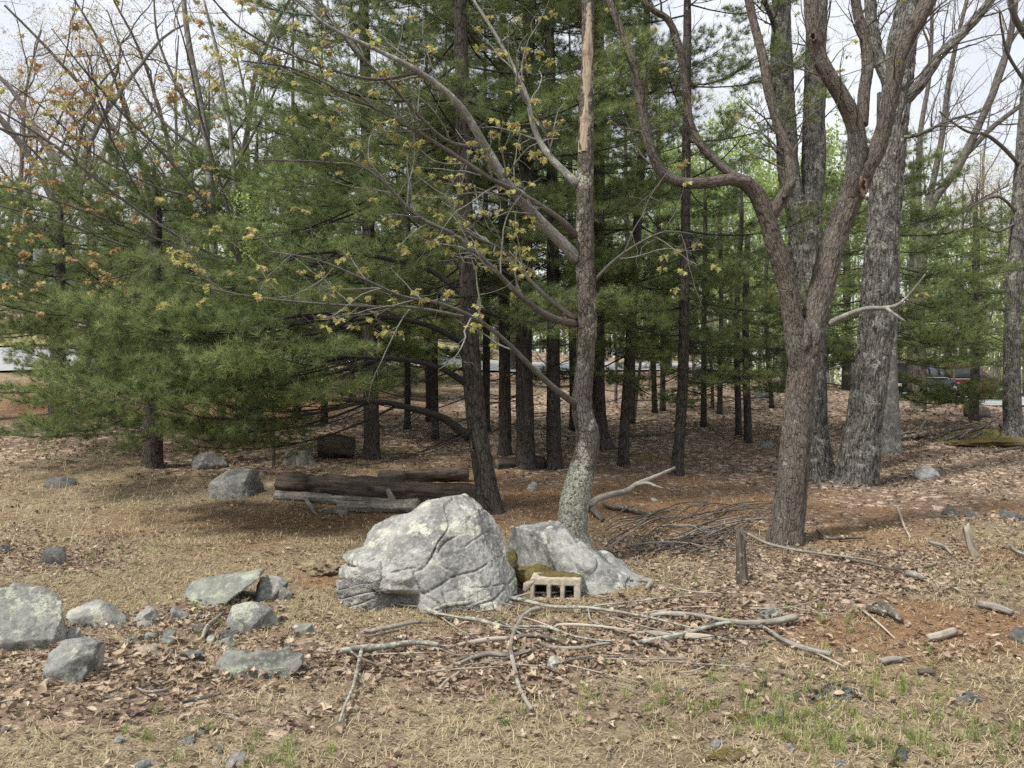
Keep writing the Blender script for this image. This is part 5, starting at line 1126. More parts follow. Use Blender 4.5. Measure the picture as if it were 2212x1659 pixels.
LB = [  # limbs: (dx, dy, depth) and widths
    ([(1248, 560, YL), (1215, 525, YL-.05), (1160, 470, YL-.15), (1095, 395, YL-.3), (1050, 320, YL-.4), (990, 225, YL-.6), (905, 155, YL-.8), (820, 110, YL-.9), (700, 50, YL-1.), (600, -40, YL-1.1)], [30, 27, 25, 23, 20, 16, 12, 9, 7, 5]),
    ([(1250, 400, YL), (1190, 340, YL+.1), (1155, 280, YL+.15), (1135, 200, YL+.2), (1080, 90, YL+.3), (1010, -20, YL+.4)], [20, 15, 12, 10, 8, 6]),
    ([(1245, 510, YL), (1205, 470, YL-.2), (1130, 420, YL-.35), (1060, 385, YL-.5), (960, 320, YL-.6), (860, 260, YL-.75), (760, 210, YL-.9), (640, 150, YL-1.), (520, 130, YL-1.1)], [16, 13, 11, 10, 9, 8, 6, 5, 3]),
    ([(1245, 700, YL), (1190, 685, YL-.2), (1125, 640, YL-.35), (1060, 575, YL-.5), (985, 510, YL-.6), (900, 465, YL-.7), (800, 370, YL-.8), (700, 350, YL-.9), (560, 345, YL-1.)], [17, 14, 12, 11, 10, 8, 6, 5, 3]),
    ([(1245, 690, YL), (1185, 645, YL+.1), (1130, 590, YL+.15), (1085, 540, YL+.1), (1010, 500, YL), (960, 420, YL)], [13, 11, 9, 8, 6, 4]),
    ([(1248, 875, YL), (1205, 845, YL-.2), (1150, 795, YL-.35), (1090, 735, YL-.5), (1030, 690, YL-.6), (950, 655, YL-.75), (870, 640, YL-.85), (780, 600, YL-1.), (680, 560, YL-1.1), (560, 540, YL-1.2)], [16, 14, 12, 11, 10, 8, 6, 5, 4, 2.5]),
    ([(1030, 690, YL-.6), (900, 665, YL-.7), (800, 662, YL-.75), (680, 655, YL-.85), (540, 640, YL-1.), (400, 610, YL-1.1)], [8, 7, 6, 5, 4, 2.5]),
    ([(1280, 610, YL), (1330, 560, YL-.1), (1390, 520, YL-.2), (1440, 500, YL-.3), (1500, 505, YL-.3)], [7, 6, 5, 4, 2]),
    ([(1050, 320, YL-.4), (960, 300, YL-.5), (860, 200, YL-.7), (760, 100, YL-.8), (660, -30, YL-.9)], [9, 8, 7, 6, 4]),
    ([(905, 155, YL-.8), (800, 170, YL-.9), (660, 130, YL-1.1), (520, 60, YL-1.2), (430, -40, YL-1.3)], [8, 7, 6, 5, 3])]
for i, (pts, px) in enumerate(LB):
    _, C_, r_2 = limb(lt, 'limb', pts, px, 'limb_bark' if i < 2 else 'twig_bark', 16 if i < 2 else 8, .05, None, .08, i)
    shoots(C_, r_2, LR, 14 if i != 7 else 6, .8, mb, tips, .18, .12, 1, rmax=.009, wig=.55)
tag(mb.done('twigs', M['limb_bark'], lt), kind='stuff')
put_sprays(lt, tips, 290, SPR, LR, (.7, 1.1))

# ------------------------------------------------------------------ two-stemmed maple at the right of the clearing
gm = G(1695, 1172); YM = gm[1]
mt = empty('maple_tree', gm, 'brown-barked two-stemmed maple with crooked limbs and a hollow knot', 'tree')
mbm = trunk_bump(.0075, 30, 2.6)
limb(mt, 'stem', [(1693, 1195, YM), (1696, 1165, YM), (1708, 1080, YM), (1718, 980, YM), (1726, 880, YM), (1736, 790, YM), (1752, 720, YM+.02), (1772, 640, YM+.05), (1795, 545, YM+.1), (1825, 460, YM+.1), (1850, 400, YM+.08), (1872, 352, YM+.05)], [72, 68, 65, 62, 62, 60, 54, 52, 50, 50, 52, 46], 'maple_bark', 84, .016, mbm, .05, 3, .32)
limb(mt, 'stem', [(1735, 830, YM-.02), (1722, 760, YM-.05), (1714, 690, YM-.06), (1700, 610, YM-.1), (1672, 520, YM-.15), (1652, 455, YM-.2), (1632, 415, YM-.22), (1605, 388, YM-.25)], [40, 46, 44, 40, 37, 36, 34, 32], 'maple_bark', 60, .016, mbm, .06, 4)
ML = [([(1615, 395, YM-.25), (1575, 388, YM-.3), (1520, 395, YM-.35), (1465, 392, YM-.4), (1425, 365, YM-.4), (1400, 300, YM-.4), (1384, 220, YM-.4), (1368, 140, YM-.35), (1340, 60, YM-.3), (1305, -30, YM-.3), (1270, -150, YM-.3)], [30, 25, 24, 23, 22, 20, 19, 18, 16, 14, 11], 36),
      ([(1600, 388, YM-.25), (1560, 360, YM-.2), (1520, 320, YM-.2), (1492, 265, YM-.2), (1482, 190, YM-.2), (1470, 110, YM-.25), (1445, 45, YM-.3), (1400, 10, YM-.35), (1380, -60, YM-.35)], [22, 19, 18, 17, 16, 15, 14, 12, 10], 28),
      ([(1662, 470, YM-.18), (1690, 430, YM-.22), (1708, 392, YM-.22), (1704, 340, YM-.2), (1684, 275, YM-.18), (1662, 200, YM-.15), (1650, 130, YM-.12), (1625, 30, YM-.1), (1605, -60, YM-.1), (1580, -180, YM-.1)], [30, 27, 24, 23, 22, 21, 20, 18, 17, 12], 32),
      ([(1838, 430, YM+.05), (1852, 340, YM+.02), (1850, 285, YM), (1828, 225, YM-.05), (1790, 160, YM-.1), (1768, 115, YM-.1), (1757, 60, YM-.1), (1752, -30, YM-.1), (1750, -160, YM-.1)], [34, 40, 36, 34, 32, 32, 30, 29, 20], 44),
      ([(1862, 270, YM), (1868, 200, YM+.05), (1875, 140, YM+.08), (1868, 80, YM+.1), (1852, 20, YM+.1), (1840, -80, YM+.1), (1830, -200, YM+.1)], [26, 25, 24, 23, 21, 19, 14], 36),
      ([(1862, 375, YM+.05), (1890, 335, YM), (1912, 270, YM-.05), (1930, 190, YM-.1), (1950, 110, YM-.15), (1985, 40, YM-.2), (2020, -30, YM-.2), (2060, -150, YM-.2)], [34, 34, 33, 33, 34, 33, 30, 22], 44)]
MR = np.random.default_rng(31); tips = []; mb = MB()
for i, (pts, px, ns) in enumerate(ML):
    _, C_, r_2 = limb(mt, 'limb', pts, px, 'maple_bark', ns, .02, trunk_bump(.004, 34, 2.6), .10, i+5); shoots(C_, r_2, MR, 10, .9, mb, tips, .2, .25, 2, rmax=.012, wig=.5)
_, C_, r_2 = limb(mt, 'dead_branch', [(1790, 700, YM), (1820, 685, YM-.1), (1870, 667, YM-.2), (1915, 665, YM-.3), (1945, 655, YM-.3), (1975, 625, YM-.4), (2000, 592, YM-.5)], [13, 12, 10, 9, 6, 5, 3], 'limb_bark', 10, .03, None, .12, 3)
_.update_tag(); shoots(C_, r_2, MR, 4, .22, mb, tips, .4, .0, 1, rmax=.005)
limb(mt, 'dead_branch', [(1915, 665, YM-.3), (1935, 680, YM-.35), (1956, 694, YM-.4)], [9, 8, 5], 'stick_lich', 8, .03, None, .15, 6)
tag(mb.done('twigs', M['twig_bark'], mt), kind='stuff'); put_sprays(mt, tips, 60, SPR, MR, (.6, .9))
# the hollow knot and a sawn stub: a bark collar round a dark recess
def knot(root, dx, dy, Y, rx, rz, d=(.45, -.88, .1), mat='maple_bark'):
    base = np.array(root.location); c = P(dx, dy, Y)-base; R = rotm(np.array(d)); n, m = 40, 14
    a = np.arange(n)/n*2*np.pi; b = np.arange(m)/m*2*np.pi; rr_ = .32+.10*np.sin(a*3+1)+.06*np.sin(a*7)
    X = (np.sin(b)[None]*rr_[:, None]*.55)*rx; rad = 1+np.cos(b)[None]*rr_[:, None]
    loc = np.stack([X, rad*np.cos(a)[:, None]*rx, rad*np.sin(a)[:, None]*rz], -1).reshape(-1, 3); loc += .006*fbm(loc*40, 3, 3)[:, None]
    i = np.arange(n)[:, None]; j = np.arange(m)[None]; Q_ = np.stack([i*m+j, ((i+1) % n)*m+j, ((i+1) % n)*m+(j+1) % m, i*m+(j+1) % m], -1).reshape(-1, 4)
    k = obj('knot_hole', mkmesh('knot_hole', loc@R.T+c, Q_, M[mat], attrs={'bark': ('FLOAT_VECTOR', loc)}), root); k['label'] = 'rough bark collar round a dark hollow'
    V2 = np.vstack([np.stack([np.full(n, .0), np.cos(a)*rx, np.sin(a)*rz], 1), np.stack([np.full(n, -.05), np.cos(a)*rx*.5, np.sin(a)*rz*.6], 1), [[-.07, 0, 0]]]); ii_ = np.arange(n)
    o = obj('hollow', mkmesh('hollow', V2@R.T+c, [np.stack([ii_, (ii_+1) % n, n+(ii_+1) % n, n+ii_], 1), np.stack([n+ii_, n+(ii_+1) % n, np.full(n, 2*n)], 1)], M['hollow'], attrs={'bark': ('FLOAT_VECTOR', V2)}), k)
knot(mt, 1866, 402, YM-.10, .045, .085, (.40, -.9, .1), 'torn')
knot(mt, 1757, 78, YM-.20, .032, .038, (-.2, -.97, .1))
limb(mt, 'broken_stub', [(1694, 428, YM-.30), (1706, 404, YM-.33), (1715, 390, YM-.34), (1719, 382, YM-.34)], [14, 14, 10, 3], 'maple_bark', 16, .01, trunk_bump(.006, 60, 4), .35, 3)
limb(mt, 'bark_burl', [(1728, 770, YM-.10), (1738, 745, YM-.12), (1742, 715, YM-.11), (1735, 690, YM-.09)], [16, 22, 18, 8], 'maple_bark', 18, .015, trunk_bump(.006, 40, 2), .25, 9)

# ------------------------------------------------------------------ the twin oaks
OR_ = np.random.default_rng(55)
def oak(path, px, Y, label, limbs, twn=10):
    x = P(path[0][0], path[0][1], Y)[0]; root = empty('oak_tree', (x, Y, float(H(x, Y))), label, 'tree'); ob = trunk_bump(.022, 15, 4.2)
    limb(root, 'trunk', [(a, b, Y) for a, b in path], px, 'oak_bark', 110, .03, ob, .05, 2, .30)
    mb = MB(); tips = []
    for i, (pts, w) in enumerate(limbs):
        _, C_, r_2 = limb(root, 'limb', [(a, b, Y+c) for a, b, c in pts], w, 'oak_bark', 44 if w[0] > 25 else 18, .04, trunk_bump(.010, 18, 4) if w[0] > 25 else None, .08, i)
        shoots(C_, r_2, OR_, twn, 1.2, mb, tips, .2, .3, 2, rmax=.014, wig=.45)
    if mb.V: tag(mb.done('twigs', M['twig_bark'], root), kind='stuff')
    return root
go = G(1765, 1035); gb = G(1853, 1046)
oak([(1768, 1050), (1762, 1020), (1752, 940), (1748, 850), (1744, 700), (1741, 560), (1738, 440)], [112, 84, 74, 70, 68, 66, 70], go[1], 'furrowed grey oak forking into two tall stems behind the two-stemmed maple',
    [([(1724, 470, 0), (1706, 380, 0), (1698, 280, 0), (1690, 160, 0), (1688, 40, 0), (1686, -120, 0)], [46, 46, 45, 44, 42, 36]), ([(1752, 470, 0), (1758, 360, .1), (1760, 260, .1), (1762, 140, .1), (1766, 0, .1), (1770, -120, .1)], [46, 48, 47, 45, 42, 38]),
     ([(1690, 100, 0), (1660, 20, -.3), (1620, -60, -.5)], [14, 11, 7])])
oak([(1846, 1066), (1852, 1035), (1862, 950), (1876, 850), (1890, 740), (1902, 600), (1912, 450), (1922, 330), (1936, 220), (1946, 120), (1962, 20), (1990, -100)], [104, 86, 76, 72, 70, 70, 66, 64, 60, 58, 52, 44], gb[1], 'thick leaning oak with lichen-grey bark in front of the smooth grey trunk',
    [([(1934, 235, 0), (1985, 185, -.2), (2030, 120, -.3), (2090, 60, -.4), (2140, 0, -.5), (2190, -80, -.5)], [30, 26, 23, 20, 17, 13]), ([(1926, 190, 0), (1900, 130, .1), (1885, 60, .1), (1878, -40, .1)], [26, 26, 25, 22]),
     ([(1925, 300, 0), (1985, 290, -.3), (2050, 260, -.5), (2120, 240, -.6)], [10, 8, 6, 4])])
gq = G(1922, 975)
bt = empty('tree', gq, 'smooth grey trunk with pale lichen blotches close behind the leaning oak', 'tree')
limb(bt, 'trunk', [(1921, 990, gq[1]), (1924, 955, gq[1]), (1922, 880, gq[1]), (1920, 760, gq[1]), (1926, 600, gq[1]), (1932, 400, gq[1]), (1940, 150, gq[1])], [56, 44, 38, 35, 32, 28, 20], 'grey_bark', 28, .06, None, .06, 3, .25)
# far multi-stemmed grey oak beyond the leaning oak
YF = 24.
fx_ = P(2000, 830, YF)[0]; ft = empty('oak_tree', (fx_, YF, float(H(fx_, YF))), 'spreading grey oak with many rising limbs against the white sky by the drive', 'tree'); mb = MB(); tips = []
limb(ft, 'trunk', [(1985, 905, YF), (1988, 800, YF), (1985, 650, YF), (1992, 540, YF), (2000, 470, YF)], [34, 28, 26, 26, 26], 'far_bark', 16, .2, None, .08, 3, .3)
for i, (pts, w) in enumerate((([(1996, 500), (2020, 430), (2070, 360), (2120, 260), (2165, 150), (2190, 40), (2200, -60)], [22, 20, 18, 16, 14, 12, 9]), ([(2000, 470), (2035, 300), (2050, 180), (2070, 80), (2100, -40)], [14, 12, 11, 9, 7]), ([(1990, 520), (1985, 400), (1990, 280), (2010, 150), (2015, -20)], [14, 12, 11, 9, 7]),
                              ([(2090, 330), (2150, 270), (2230, 210), (2310, 150)], [13, 11, 9, 6]), ([(1995, 560), (2060, 470), (2100, 440), (2180, 400)], [8, 7, 5, 3]), ([(2130, 240), (2170, 120), (2215, 40), (2250, -40)], [9, 8, 7, 5]))):
    _, C_, r_2 = limb(ft, 'limb', [(a, b, YF) for a, b in pts], w, 'far_bark', 10, .15, None, .08, i); shoots(C_, r_2, OR_, 12, 1.8, mb, tips, .25, .35, 2, rmax=.02, wig=.4)
tag(mb.done('twigs', M['far_twig'], ft), kind='stuff')
# right edge trunk with crooked dead branches reaching back over the drive
ge = G(2192, 936); YE = ge[1]; et = empty('oak_tree', ge, 'straight rough trunk by the mossy mound with crooked bare branches', 'tree'); mb = MB(); tips = []
limb(et, 'trunk', [(2194, 950, YE), (2190, 915, YE), (2187, 850, YE), (2188, 700, YE), (2196, 560, YE), (2206, 400, YE), (2222, 200, YE), (2240, 0, YE)], [54, 38, 34, 32, 31, 30, 28, 26], 'oak_bark', 40, .06, trunk_bump(.01, 20, 4), .06, 3, .3)
for i, (pts, w) in enumerate((([(2215, 370), (2170, 320), (2130, 290), (2095, 285), (2060, 265), (2030, 240)], [10, 9, 8, 6, 4, 3]), ([(2208, 470), (2160, 425), (2110, 440), (2080, 460)], [8, 6, 4, 3]), ([(2225, 190), (2180, 120), (2165, 60), (2160, 20)], [8, 7, 5, 4]), ([(2235, 100), (2195, 40), (2180, -30)], [16, 13, 10]), ([(2200, 480), (2150, 500), (2110, 470)], [6, 5, 3]))):
    _, C_, r_2 = limb(et, 'limb', [(a, b, YE-.2*k) for k, (a, b) in enumerate(pts)], w, 'twig_bark', 8, .08, None, .12, i); shoots(C_, r_2, OR_, 5, .5, mb, tips, .3, .1, 1, rmax=.008)
tag(mb.done('twigs', M['twig_bark'], et), kind='stuff')
# ------------------------------------------------------------------ tan-leaved young maple in front of the dense pines, and the slim grey tree behind it
YT = 10.6; tx = P(535, 900, YT)[0]; tt = empty('maple_tree', (tx, YT, float(H(tx, YT))), 'young maple with thin fanning branches and small tan spring leaves', 'tree'); mb = MB(); tips = []; TT = np.random.default_rng(71)
limb(tt, 'trunk', [(548, 960, YT), (545, 850, YT), (538, 700, YT), (522, 575, YT)], [14, 13, 12, 11], 'twig_bark', 10, .08, None, .05, 2)
for i, (pts, w) in enumerate((([(522, 575), (450, 450), (360, 340), (260, 240), (180, 150), (110, 60)], [8, 7, 6, 5, 4, 2]), ([(522, 575), (410, 525), (250, 420), (110, 310), (0, 240), (-80, 200)], [8, 7, 6, 5, 4, 2]), ([(410, 545), (260, 485), (110, 430), (0, 400), (-80, 390)], [6, 5, 4, 3, 2]),
                              ([(280, 535), (130, 480), (0, 445), (-80, 430)], [5, 4, 3, 2]), ([(522, 575), (480, 410), (435, 260), (405, 120), (370, 0)], [7, 6, 5, 4, 2]), ([(440, 430), (330, 400), (200, 330), (90, 230), (20, 180)], [5, 4, 4, 3, 2]), ([(350, 560), (280, 590), (190, 610), (100, 590), (40, 610)], [4, 3, 3, 2, 1.5]),
                              ([(300, 420), (240, 300), (200, 210), (150, 130)], [4, 3, 3, 2]))):
    _, C_, r_2 = limb(tt, 'limb', [(a, b, YT-.25*k) for k, (a, b) in enumerate(pts)], w, 'twig_bark', 6, .08, None, .1, i); shoots(C_, r_2, TT, 12, .75, mb, tips, .15, .2, 2, rmax=.006, wig=.4)
tag(mb.done('twigs', M['twig_bark'], tt), kind='stuff'); put_sprays(tt, tips, 298, SPT, TT, (.85, 1.4))
YG = 15.; x = P(470, 900, YG)[0]; g2 = empty('tree', (x, YG, float(H(x, YG))), 'slim grey two-stemmed tree rising through the dense pines', 'tree'); mb = MB(); tips = []
limb(g2, 'stem', [(480, 930, YG), (470, 700, YG), (458, 500, YG), (445, 300, YG), (412, 120, YG), (396, 0, YG), (390, -150, YG)], [20, 18, 16, 15, 13, 11, 8], 'grey_bark', 12, .12, None, .05, 3)
limb(g2, 'stem', [(475, 800, YG), (505, 600, YG), (508, 420, YG), (492, 250, YG), (470, 120, YG), (440, 0, YG)], [14, 12, 11, 9, 7, 5], 'grey_bark', 10, .12, None, .05, 5)
for i, (pts, w) in enumerate((([(440, 280), (380, 180), (340, 80), (330, -30)], [8, 7, 5, 3]), ([(455, 450), (540, 300), (600, 180), (640, 60)], [7, 6, 5, 3]), ([(500, 300), (560, 200), (600, 60)], [6, 5, 3]), ([(445, 330), (350, 260), (280, 150), (230, 20)], [7, 6, 4, 3]))):
    _, C_, r_2 = limb(g2, 'limb', [(a, b, YG) for a, b in pts], w, 'twig_bark', 6, .1, None, .1, i); shoots(C_, r_2, OR_, 9, 1.0, mb, tips, .2, .25, 2, rmax=.009, wig=.45)
tag(mb.done('twigs', M['twig_bark'], g2), kind='stuff')
# power cable passing behind the leaning oak
mb = MB(); addtube(mb, [P(1800, 170, 20), P(2020, 92, 19.5), P(2140, 20, 19), P(2330, -120, 18.5)], [.011]*4, 6, .4); tag(mb.done('power_cable', M['cable']), 'thin blue cable strung across the white sky past the oaks', 'cable')

# ================================================================== logs, stumps and deadwood
def logpart(root, pts, rad, mat, ns=26, square=0., seed=1, amp=.012, name='log_body', endmat=None):
    base = np.array(root.location); C_ = np.array(pts)-base
    def bump(A):
        q = A*np.array([22, 22, 2.2]); return amp*(np.abs(vnoise(q, seed))*2-1)+amp*.6*vnoise(A*np.array([60, 60, 6]), seed+2)
    V, Q, Tr, A = tube(C_, rad, ns, .03, bump, seed=seed, wob=.17)
    if square:
        pass
    mi = np.concatenate([np.zeros(len(Q), int), np.full(len(Tr), 1 if endmat else 0)])
    return obj(name, mkmesh(name, V, [Q, Tr], [M[mat], M[endmat or mat]], midx=mi, attrs={'bark': ('FLOAT_VECTOR', A)}), root)
def log(name, a, b, ra, rb, mat, label, endmat='log_end', lift=.0, bend=0., seed=1, cat='log', amp=.012, stub=None, ns=28):
    pa, pb = G(*a), G(*b); pa = pa+[0, 0, ra*.75+lift]; pb = pb+[0, 0, rb*.75+lift]
    root = empty(name, (pa[0], pa[1], float(H(pa[0], pa[1]))), label, cat); mid = (pa+pb)/2+[0, 0, bend]
    logpart(root, [pa, pa+(mid-pa)*.5+[0, 0, bend*.4], mid, mid+(pb-mid)*.5+[0, 0, bend*.4], pb], [ra, ra*1.02, (ra+rb)/2, (ra+rb)/2, rb], mat, ns, 0, seed, amp, endmat=endmat)
    if stub is not None:
        s0 = pa+(pb-pa)*stub[0]; logpart(root, [s0, s0+np.array(stub[1])*.6, s0+np.array(stub[1])], [stub[2], stub[2]*.9, stub[2]*.6], mat, 14, 0, seed, .006, 'branch_stub', endmat)
    return root
log('log', (606, 1066), (1040, 1096), .165, .155, 'log', 'long dark rotting log with a squared sawn end lying toward the big pine', seed=2, amp=.034)
log('log', (815, 1046), (1010, 1040), .10, .12, 'log', 'dark rotting log lying behind the long squared one', seed=3, amp=.028)
log('log', (595, 1078), (850, 1096), .065, .06, 'log_grey', 'thin grey split log lying in front of the long rotting log', seed=4)
log('log', (730, 1104), (905, 1108), .075, .10, 'log_grey', 'short grey log with a branch stub near the big boulder', seed=5, stub=(.72, (-.10, -.03, .22), .045))
log('log', (1072, 1014), (1175, 1010), .10, .10, 'log', 'dark log showing behind the foot of the thick pine', seed=6)
log('log', (655, 1072), (680, 1112), .03, .018, 'stick', 'broken grey wood piece sticking out below the rotting logs', seed=7, cat='wood')
log('log', (700, 1108), (752, 1112), .04, .03, 'log_grey', 'short chunk of grey wood below the rotting logs', seed=8, cat='wood')
# sawn stump and the dark upturned butt beside it
def stump(dx, dy, w, h, mat, label, top='log_end', seed=1, lean=(0, 0), name='stump', flare=.35, amp=.014, jag=0.):
    g = G(dx, dy); Y = g[1]; r0 = w/2/FP*Y; hh = h/FP*Y; root = empty(name, g, label, 'stump')
    def bump(A):
        q = A*np.array([26, 26, 1.5]); return amp*(np.abs(vnoise(q, seed))*2-1)
    n = 7; pts = [np.array([lean[0]*t, lean[1]*t, -.06+(hh+.06)*t]) for t in np.linspace(0, 1, n)]
    V, Q, Tr, A = tube(pts, [r0*(1.05-.12*t) for t in np.linspace(0, 1, n)], 44, .02, bump, seed=seed, wob=.12, flare=flare)
    if jag:
        t = sstep(hh*.35, hh, V[:, 2]); a = np.arctan2(V[:, 1], V[:, 0]); V[:, 2] += jag*t*(fbm(np.c_[np.cos(a)*3, np.sin(a)*3, a*0], 3, seed))*hh
    obj('trunk_base', mkmesh('trunk_base', V, [Q, Tr], [M[mat], M[top]], midx=np.concatenate([np.zeros(len(Q), int), np.ones(len(Tr), int)]), attrs={'bark': ('FLOAT_VECTOR', A)}), root); return root
stump(643, 1000, 56, 27, 'log_grey', 'low sawn grey stump with fluted sides behind the long rotting log', seed=3)
gs = G(718, 990); dk = empty('log', gs, 'dark thick round of log lying beside the sawn stump', 'log')
logpart(dk, [gs+[-.25, .02, .19], gs+[-.05, .05, .20], gs+[.15, .08, .19], gs+[.36, .10, .17]], [.20, .21, .20, .19], 'log', 36, 0, 5, .03, endmat='log_end')
def post(dx, dy, w, h, mat, label, seed, lean=(.0, 0), jag=.25): return stump(dx, dy, w, h, mat, label, mat, seed, lean, 'snag', .5, .004, jag)
post(1605, 1262, 20, 108, 'stick_dark', 'rotted dark post-like snag standing upright in front of the maple', 11, (-.03, 0), .16)
post(2112, 1203, 14, 46, 'stick_pale', 'short bleached splinter of wood leaning in the leaves', 6, (-.11, .0), .5)
def stick(pts, px, mat, label, lift=.012, kids=(), name='fallen_branch', f=None, cat='branch', seed=1, step=.03, group=None, hs=None, ns=9):
    """a stick lying on the ground: overview positions of its line; hs = heights above ground"""
    if f: pts = [f(*p) for p in pts]
    W_ = [G(*p) for p in pts]; hs = hs or [0]*len(pts); C_ = []
    rr_ = [w*1.2/2/FP*q[1] for w, q in zip(px, W_)]
    for q, h, r in zip(W_, hs, rr_):
        if h:
            Yk = q[1]; 
        C_.append(q+[0, 0, r*.8+lift*.5+h+(.018 if name != 'wood_piece' else .006)])
    C_ = np.array(C_); root = tag(bpy.data.objects.new(name, None), label, cat, group)
    loc = np.array([C_[0][0], C_[0][1], float(H(C_[0][0], C_[0][1]))])
    V, Q, Tr, A = tube(C_-loc, rr_, ns, step, None, seed=seed, wob=.14)
    ml = [(V, Q, Tr, A)]
    bpy.data.objects.remove(root)
    o = tag(obj(name, mkmesh(name, V, [Q, Tr], M[mat], attrs={'bark': ('FLOAT_VECTOR', A)}), None, loc), label, cat, group)
    for kp, kw in kids:
        if f: kp = [f(*p) for p in kp]
        K = [G(*p) for p in kp]; kr = [w/2/FP*q[1] for w, q in zip(kw, K)]; kc = np.array([q+[0, 0, r*.8+lift*.6+.016] for q, r in zip(K, kr)])-loc
        V, Q, Tr, A = tube(kc, kr, 6, .03, None, seed=seed+3, wob=.14); obj('side_branch', mkmesh('side_branch', V, [Q, Tr], M[mat], attrs={'bark': ('FLOAT_VECTOR', A)}), o)
    return o
C9 = lambda x, y: ((1250+x*.36166)/1.35624, (1500+y*.36166)/1.35624)
# the crossing sticks in front of the boulder
stick([(850, 1655), (800, 1580), (745, 1470), (715, 1330), (690, 1220), (680, 1150), (700, 1040), (745, 950), (780, 890), (850, 850), (920, 830)], [7, 8, 8, 8, 9, 8, 8, 8, 9, 10, 9], 'stick', 'long wavy grey stick lying upright through the crossing branches toward the block', f=C9, seed=3, kids=[([(690, 1200), (670, 1290), (650, 1330)], [3, 2.5, 1.5])])
stick([(60, 850), (150, 820), (330, 790), (500, 780), (600, 755), (700, 750), (790, 770), (930, 800), (1050, 820), (1300, 825), (1500, 850), (1750, 895), (1950, 940), (2150, 990)], [7, 8, 8, 8, 8, 7, 7, 6, 6, 6, 5, 5, 4, 3], 'stick_lich', 'long dark branch with white lichen spots arching before the concrete block', f=C9, lift=.03, seed=4,
      kids=[([(1300, 825), (1420, 800), (1600, 780), (1900, 745), (2200, 720)], [4, 4, 3.5, 3, 2]), ([(700, 740), (850, 700), (1000, 700), (1150, 685), (1280, 690)], [4, 4, 3.5, 3, 2]), ([(1310, 830), (1340, 930), (1500, 990), (1620, 1030)], [3, 3, 2.5, 1.5])])
stick([(-10, 830), (90, 870), (220, 905), (380, 915), (500, 940), (620, 970), (700, 1000), (770, 1035)], [9, 8, 7, 7, 6, 6, 5, 4], 'stick_lich', 'pale lichened branch running from the boulder foot to the long wavy stick', f=C9, seed=5, kids=[([(120, 890), (250, 980), (380, 1040)], [3, 2.5, 1.5])])
stick([(720, 985), (830, 985), (960, 985), (1080, 1020), (1200, 1060), (1350, 1085), (1500, 1100)], [5, 5, 5, 4, 4, 4, 3], 'stick_lich', 'thin lichened branch lying across the middle of the stick tangle', f=C9, lift=.03, seed=6)
stick([(1030, 985), (1060, 960), (1200, 960), (1400, 970), (1600, 1000), (1720, 1020)], [3, 6, 6, 5, 5, 4], 'stick_pale', 'straight peeled pale stick among the leaves before the block', f=C9, seed=7)
stick([(1620, 1120), (1750, 1105), (1880, 1100), (2010, 1070), (2120, 1040), (2220, 1000), (2330, 950)], [7, 8, 8, 8, 9, 9, 10], 'stick_dark', 'curved grey-brown branch lying over a peeled board-like stick', f=C9, seed=8)
stick([(1690, 1015), (1850, 1025), (2000, 1040), (2150, 1055), (2330, 1075)], [6, 9, 9, 9, 8], 'stick_pale', 'pale peeled flat stick under the curved grey-brown branch', f=C9, lift=.0, seed=9)
stick([(1730, 930), (1820, 895), (1900, 870), (2020, 880), (2150, 880), (2250, 890)], [4, 6, 9, 9, 8, 8], 'stick', 'smooth grey branch with a fork in the leaves behind the curved branch', f=C9, seed=10, kids=[([(1900, 875), (1860, 910), (1790, 940)], [4, 3, 2])])
stick([(920, 1120), (1010, 1145), (1150, 1150), (1300, 1140), (1400, 1115), (1480, 1105)], [6, 7, 7, 6, 5, 4], 'stick', 'bent grey stick below the middle of the stick tangle', f=C9, seed=11)
stick([(230, 1255), (330, 1220), (430, 1195), (540, 1185), (640, 1190)], [5, 6, 6, 5, 4], 'stick_dark', 'thin dark stick bowed over brown leaves', f=C9, seed=12)
stick([(280, 1270), (400, 1225), (520, 1200), (640, 1210), (760, 1190), (900, 1140)], [6, 8, 9, 8, 6, 4], 'stick', 'thicker weathered stick beside the thin dark bowed one', f=C9, seed=13)
stick([(710, 1060), (830, 1055), (960, 1060), (1080, 1090), (1240, 1100)], [8, 9, 8, 7, 5], 'stick_dark', 'dark flaking stick under the thin lichened branch', f=C9, seed=14)
stick([(250, 1120), (400, 1100), (530, 1080), (660, 1070)], [6, 9, 10, 9], 'stick_pale', 'pale half-buried stick ending at the long wavy stick', f=C9, lift=0, seed=15)
stick([(95, 1490), (160, 1430), (240, 1370), (310, 1310)], [4, 6, 6, 5], 'stick_pale', 'short pale stick slanting in the leaves below the bowed sticks', f=C9, seed=16)
stick([(200, 1205), (330, 1195), (420, 1185), (560, 1165), (680, 1155), (800, 1165)], [9, 12, 12, 11, 10, 8], 'stick_lich', 'stout whitish stick lying on leaves with a thin leg running forward', f=C2, lift=.03, seed=17, kids=[([(330, 1200), (310, 1290), (280, 1420), (230, 1540), (195, 1640)], [9, 8, 7, 7, 6])])
stick([(260, 1215), (330, 1260), (420, 1290), (520, 1320)], [4, 4, 3, 2], 'stick_dark', 'thin dark twig crossing the stout whitish stick', f=C2, lift=.05, seed=18)
stick([(325, 1070), (370, 1075), (450, 1060), (550, 1035), (650, 1015), (790, 1015)], [5, 8, 9, 7, 6, 4], 'stick', 'curled strip of grey bark lying before the boulder', f=C2, seed=19)
stick([(880, 1630), (950, 1660), (1050, 1650), (1110, 1620)], [3, 5, 5, 4], 'stick', 'short bent stick in the front leaves', f=lambda x, y: D_(x, y-1000), seed=20)
